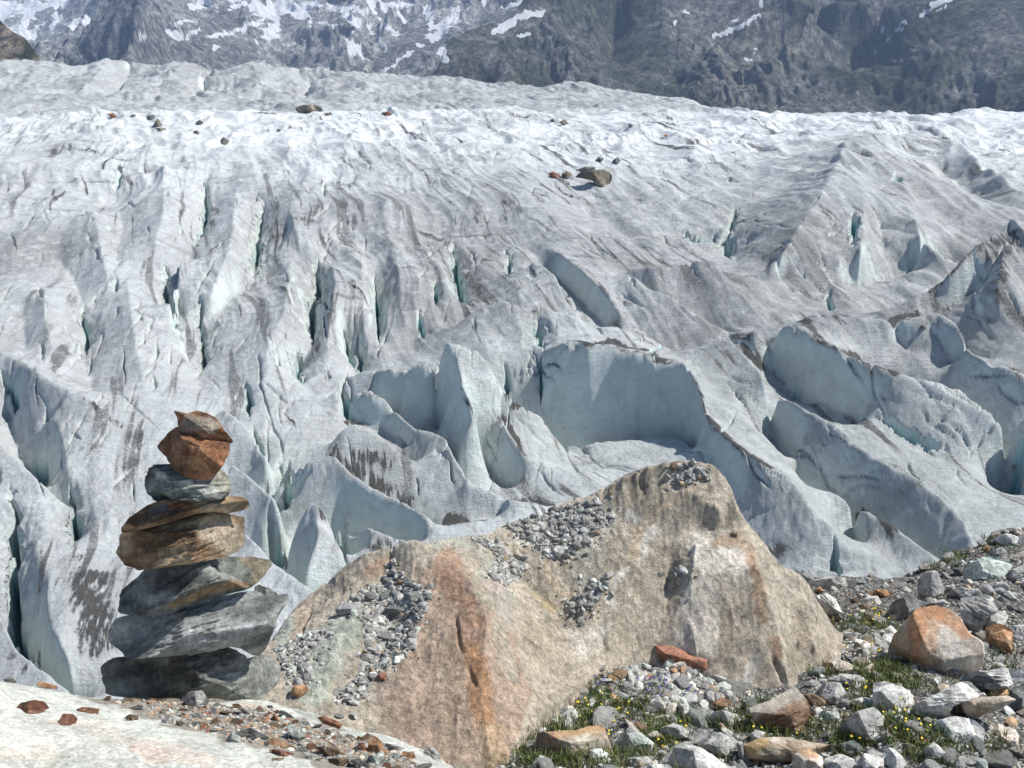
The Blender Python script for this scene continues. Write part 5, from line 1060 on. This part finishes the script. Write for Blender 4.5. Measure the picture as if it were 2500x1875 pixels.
h_ = hits_in(MOR, 4200, q, 'T')+hits_in([(2600,1270),(2900,1255),(3300,1300),(3300,1900),(2600,1900)], 2200, q, 'T')+hits_in(MOUND, 2600, q, 'T')+hits_in(PATCH2, 900, q, 'T')
gravel('gravel', h_, np.clip(.009*(1/q.uniform(.008, 1, len(h_)))**.5, .007, .08), ('gravel', 'grey', 'green', 'pale', 'cream', 'tan', 'brown', 'orange', 'gravel_dark'), (5, 4, 2.5, 2, .8, 1.2, .8, .3, 3), 'grey gravel and grit between the moraine stones', q)
RUB = C6((560,290),(780,320),(1000,300),(1400,300),(1640,370),(1760,400),(2100,400),(2212,470))+C8((560,560),(780,590),(1000,660),(1180,690),(1400,800),(1550,880),(1700,960),(1100,960),(800,870),(560,800),(350,760),(60,700))+C6((1640,610),(1400,540),(1250,480),(980,400),(760,330))
h_ = hits_in(RUB, 3000, q, 'S')
gravel('gravel', h_, np.clip(.0028*(1/q.uniform(.02, 1, len(h_)))**.5, .0025, .012), ('gravel', 'gravel_dark', 'green', 'tan', 'brown', 'dark', 'orange', 'red'), (4, 4, 1.5, 2, 4, 2, 1., 1.), 'brown and grey grit on the pale slab round the cairn', q)
# ---- single stones of the rubble: a few shapes, copied
t = NT('rubble_stone', .9); c = t.coord('Object', rand=True); oi = t.n('ShaderNodeObjectInfo')
rm = t.mix(.85, oi.outputs['Color'], t.ramp(t.noise(c, 2.2, 8, .75), (.3, .5), (.5, 1.), (.7, 1.4)), 'MULTIPLY')
rm = t.mix(.5, rm, t.ramp(t.noise(c, 9., 6, .75), (.34, .5), (.5, 1.), (.66, 1.5)), 'MULTIPLY')
RUBBLE = t.done(rm, t.bump(t.noise(c, 5., 8, .75), .9, .12))
proto = []
for i in range(14):
    v, f = chip_mesh(400+i, 4); v += v*(.05*fbm3(v*4+i*5, 4))[:, None]; proto.append(make_mesh('stone', v, f, RUBBLE, True))
COLN = {'pale': 'white', 'grey': 'grey', 'green': 'green grey', 'cream': 'cream', 'tan': 'tan', 'brown': 'brown', 'orange': 'orange', 'dark': 'dark grey', 'red': 'red brown', 'cgrey': 'grey', 'cgreen': 'green grey'}
src = bpy.data.objects.new('stone', proto[0])
taken = [(x, y, .34*w_) for x, y, _, w_ in HERO if x < 9e5]
LAND = [(2150,1520,'the orange patched boulder'), (1880,1740,'the dark brown slab boulder'), (1370,1810,'the square brown block'), (2060,1440,'the low grey slab on the skyline'), (2400,1370,'the green grey skyline boulder'), (2340,1780,'the broad pale boulder'), (2430,1680,'the flat brown slab'), (1530,1670,'the log shaped rock'), (1650,1840,'the peaked boulder'), (1990,1830,'the flat tan rock'), (2150,1720,'the chunky pale block'), (2290,1480,'the layered boulder'), (2480,1560,'the orange blocky stone'), (1500,1800,'the green grey rounded boulder'), (2200,1850,'the white pyramid stone')]
def scatter(poly, n_, which, smin, smax, pals, wts, lab, group, landmarks=None):
    k = 0; tries = 0
    while k < n_ and tries < n_*30:
        tries += 1
        h1 = hits_in(poly, 1, q, which)
        if not h1: continue
        x, y, r = h1[0]; s_ = smin*(1/q.uniform((smin/smax)**2, 1))**.5
        wpx = s_*F/r
        if any(math.hypot(x-a, (y-b)*1.3) < c_+wpx*.75 for a, b, c_ in taken): continue
        taken.append((x, y, wpx*.75))
        pn = pals[q.choice(len(pals), p=np.array(wts)/sum(wts))]
        o = src.copy(); o.data = proto[q.integers(0, len(proto))]; col.objects.link(o)
        P = at(x, y, r); o.location = (P[0], P[1], P[2]+s_*.16)
        o.rotation_euler = (q.normal(0, .35), q.normal(0, .35), q.uniform(0, 6.28)); o.scale = (s_*q.uniform(.85, 1.3), s_, s_*(q.uniform(.35, .7) if which == 'S' else q.uniform(.75, 1.1)))
        cc = np.array(PAL[pn][q.integers(0, 2)])*q.uniform(.8, 1.12); o.color = (*cc, 1)
        if landmarks:
            near = min(landmarks, key=lambda L_: math.hypot(L_[0]-x, L_[1]-y))[2]; text = lab % (COLN[pn], near)
        else: text = lab % COLN[pn]
        tag(o, text, 'stone', group % text if '%' in group else group); k += 1
scatter(MOR, 150, 'T', .055, .2, ('grey', 'green', 'pale', 'cream', 'tan', 'brown', 'orange', 'dark'), (5, 3, 6, 2, 1.3, .7, .6, .8), 'small %s stone lying in the rubble near %s', 'small stones in the moraine rubble', LAND)
scatter(patches[0], 16, 'B', .035, .07, ('grey', 'green', 'pale'), (4, 2, 2), 'fist sized %s stone in the long gravel chute on the huge boulder', 'stones in the gravel chute')
scatter(patches[3], 10, 'B', .035, .06, ('grey', 'green', 'dark'), (4, 2, 1), 'fist sized %s stone in the upper gravel patch below the boulder peak', 'stones in the upper gravel patch')
scatter(RUB, 80, 'S', .012, .038, ('cgrey', 'cgreen', 'brown', 'dark', 'orange', 'red', 'tan'), (3, 4, 4, 2, 1.6, 1.4, 1.5), 'small %s stone in the rubble strip before the cairn', 'small stones in the rubble strip')
# ---- grass, flowers
def blades(spots, q, hmin, hmax, wid, per, spread):
    V, Fc, Cc = [], [], []; o0 = 0
    for x, y, r in spots:
        P = at(x, y, r); n_ = int(q.integers(per//2, per)); tone_ = q.uniform(0, 1)
        for _ in range(n_):
            h_ = q.uniform(hmin, hmax); a = q.uniform(0, 6.28); lean = q.uniform(.1, .8); b = np.array([math.cos(a), math.sin(a), 0])
            p0 = P+np.array([q.normal(0, spread), q.normal(0, spread), -.01]); sd_ = np.array([-b[1], b[0], 0])*wid*q.uniform(.6, 1.2)
            m_ = p0+b*h_*lean*.35+np.array([0, 0, h_*.6]); e_ = p0+b*h_*lean+np.array([0, 0, h_*(1-.3*lean)])
            V += [p0-sd_, p0+sd_, m_+sd_*.7, m_-sd_*.7, e_]; Fc += [[o0, o0+1, o0+2], [o0, o0+2, o0+3], [o0+3, o0+2, o0+4]]; o0 += 5
            g_ = np.array((.085, .14, .035)) if tone_ < .55 else np.array((.17, .175, .06)); g_ = g_*q.uniform(.6, 1.3)
            if q.random() < .12: g_ = np.array((.30, .26, .13))
            Cc += [g_]*5
    return np.array(V), np.array(Fc), np.array(Cc)
t = NT('grass_blade', .7); GRASS = t.done(t.attr('col', 'Color'))
t = NT('yellow_petal', .6); YEL = t.done((.80, .60, .03))
t = NT('violet_petal', .6); VIO = t.done((.26, .22, .60))
t = NT('green_stem', .7); STEM = t.done((.11, .17, .05))
sp = []
for cx, cy, sx, sy, n_ in ((1310,1830,40,22,26),(1400,1700,35,30,20),(1350,1780,40,15,14),(1430,1745,45,14,16),(1530,1718,28,10,20),(1490,1700,20,10,6),(2180,1668,45,18,46),(2150,1640,14,14,14),(2020,1645,22,10,9),(2100,1525,38,12,16),(2130,1545,30,8,8),(2085,1800,24,18,20),(2060,1815,14,10,6),(2230,1790,42,18,22),(2180,1760,14,12,6),(1625,1810,22,26,18),(1600,1790,20,10,8),(1830,1755,40,16,18),(1790,1770,20,12,8),(2270,1385,40,8,12),(2330,1362,20,6,6),(2430,1695,14,10,6),(1470,1865,60,8,14),(1370,1860,50,8,14),(1900,1790,40,8,8),(2040,1600,12,12,6),(1600,1578,16,6,5),(2440,1630,12,14,8),(2420,1330,40,10,8),(1560,1850,16,8,5),(2110,1740,30,14,8),(1980,1770,20,8,5),(2300,1840,50,10,8),(2420,1820,40,10,6),(1740,1850,20,8,6),(1660,1760,18,8,6),(1270,1850,26,12,10),(1470,1650,30,16,8),(1400,1760,30,20,10),(1330,1740,16,14,7)):
    for _ in range(int(n_*1.25)):
        x, y = q.normal(cx, sx), q.normal(cy, sy); r, f = ground_at(x, y, 'TB')
        if f == 'T' : sp.append((x, y, r))
V, Fc, Cc = blades(sp, q, .015, .08, .0034, 60, .06)
tag(link('grass', make_mesh('grass', V, Fc, GRASS, True, {'col': Cc})), 'tufts of short alpine grass between the moraine stones', 'grass', kind='stuff')
def flower(name, spots, petal, nb, hmin, hmax, pr, spread, label, cat, group, bell=False):
    for (x, y), lb in zip(spots, label):
        r, f = ground_at(x, y, 'T')
        if f is None: continue
        P = at(x, y, r); e = bpy.data.objects.new(name, None); col.objects.link(e); e.location = P; e.empty_display_size = .05
        tag(e, lb, cat, group)
        sv, sf, pv_, pf_ = [], [], [], []
        for _ in range(nb):
            b = np.array([q.normal(0, spread), q.normal(0, spread), -.01]); h_ = q.uniform(hmin, hmax); tip = b+np.array([q.normal(0, .018), q.normal(0, .018), h_])
            for sd_ in (np.array([.0014, 0, 0]), np.array([0, .0014, 0])):
                i0 = len(sv); sv += [b-sd_, b+sd_, tip+sd_, tip-sd_]; sf.append([i0, i0+1, i0+2, i0+3])
            a = q.uniform(0, 6.28); lf = b+(tip-b)*.4; dv = np.array([math.cos(a), math.sin(a), .3])*.03; sd_ = np.array([-math.sin(a), math.cos(a), 0])*.005
            i0 = len(sv); sv += [lf, lf+dv*.5+sd_, lf+dv, lf+dv*.5-sd_]; sf.append([i0, i0+1, i0+2, i0+3])
            npet = 5; up = np.array([q.normal(0, .3), q.normal(0, .3)-.3, 1]); up /= np.linalg.norm(up)
            s1 = np.cross(up, [1, 0, 0]); s1 /= np.linalg.norm(s1); s2 = np.cross(up, s1)
            for k in range(npet):
                a = 2*math.pi*k/npet; d = s1*math.cos(a)+s2*math.sin(a); w = (-s1*math.sin(a)+s2*math.cos(a))*pr*.5
                i0 = len(pv_)
                if bell: pv_ += [tip, tip+d*pr*.6-up*pr*.6+w, tip+d*pr*.9-up*pr*2., tip+d*pr*.6-up*pr*.6-w]
                else: pv_ += [tip, tip+d*pr*.6+w+up*pr*.15, tip+d*pr+up*pr*.25, tip+d*pr*.6-w+up*pr*.15]
                pf_.append([i0, i0+1, i0+2, i0+3])
        link('foliage', make_mesh('foliage', np.array(sv), np.array(sf), STEM, False), e)
        link('blossoms', make_mesh('blossoms', np.array(pv_), np.array(pf_), petal, False), e)
flower('yellow_flower_clump', [(1405,1745),(1445,1740),(1500,1758),(1640,1800),(1618,1825),(2160,1512),(2125,1522),(2155,1602),(2112,1692),(2205,1772),(2240,1795),(1842,1752),(1880,1790),(1590,1574),(2085,1822),(2450,1690)], YEL, 9, .03, .09, .0075, .085,
    ['yellow flowers behind the left end of the square brown block','yellow flowers in the grass right behind the square brown block','yellow flowers above the green grey rounded boulder','yellow flowers left of the speckled oval boulder','yellow flowers between the green grey boulder and the peaked boulder','yellow flowers left of the low dark boulder near the skyline','yellow flowers right of the white egg shaped stone','orange yellow flowers at the left foot of the orange patched boulder','yellow flowers in front of the rounded pale green stone','yellow flowers between the pointed grey boulder and the banded stone','yellow flowers left of the broad pale grey boulder','tall yellow flowers left in front of the dark brown slab boulder','yellow flowers in the shade of the dark brown slab boulder','yellow flowers at the upper left of the red brown slab','yellow flowers at the foot of the pointed grey boulder','yellow flowers by the smooth orange stone at the right'], 'flowers', 'yellow flowers among the stones')
flower('bellflower', [(1583,1674),(1612,1676),(1466,1682),(1694,1706),(1606,1706)], VIO, 6, .05, .11, .0095, .03,
    ['violet bellflowers above the right end of the log shaped rock','violet bellflowers just right of the log shaped rock','violet bellflowers left of the log shaped rock','violet bellflowers by the round grey cobble','violet bellflowers below the right end of the log shaped rock'], 'flowers', 'violet bellflowers on the gravel mound', True)
# ================================================================== LIGHT, AIR, CAMERA
SAZ, SEL = math.radians(79.), math.radians(52.)
sd = Vector((math.sin(SAZ)*math.cos(SEL), math.cos(SAZ)*math.cos(SEL), math.sin(SEL)))
sl_ = bpy.data.lights.new('sun', 'SUN'); sl_.energy = 5.0; sl_.angle = math.radians(.55); sl_.color = (1., .97, .925)
so = link('sun', sl_); so.rotation_euler = (-sd).to_track_quat('-Z', 'Y').to_euler(); so.location = (0, 0, 200)
w_ = bpy.data.worlds.new('World'); scene.world = w_; w_.use_nodes = True
nt = w_.node_tree; bg = nt.nodes['Background']; sky = nt.nodes.new('ShaderNodeTexSky')
sky.sky_type = 'NISHITA'; sky.sun_disc = False; sky.sun_elevation = SEL; sky.sun_rotation = SAZ; sky.altitude = 2200
nt.links.new(sky.outputs[0], bg.inputs[0]); bg.inputs[1].default_value = .085
scene.view_settings.view_transform = 'Standard'; scene.view_settings.look = 'None'
scene.view_settings.exposure = 0.45; scene.view_settings.gamma = 1.0
cam = bpy.data.cameras.new('camera'); co_ = link('camera', cam)
cam.sensor_fit = 'HORIZONTAL'; cam.angle = math.radians(50.); cam.clip_start = .05; cam.clip_end = 20000
co_.location = (0, 0, CZ); co_.rotation_euler = (math.pi/2-PITCH, 0, 0)
scene.camera = co_
scene.cycles.max_bounces = 6; scene.cycles.diffuse_bounces = 3; scene.cycles.glossy_bounces = 2; scene.cycles.volume_bounces = 1
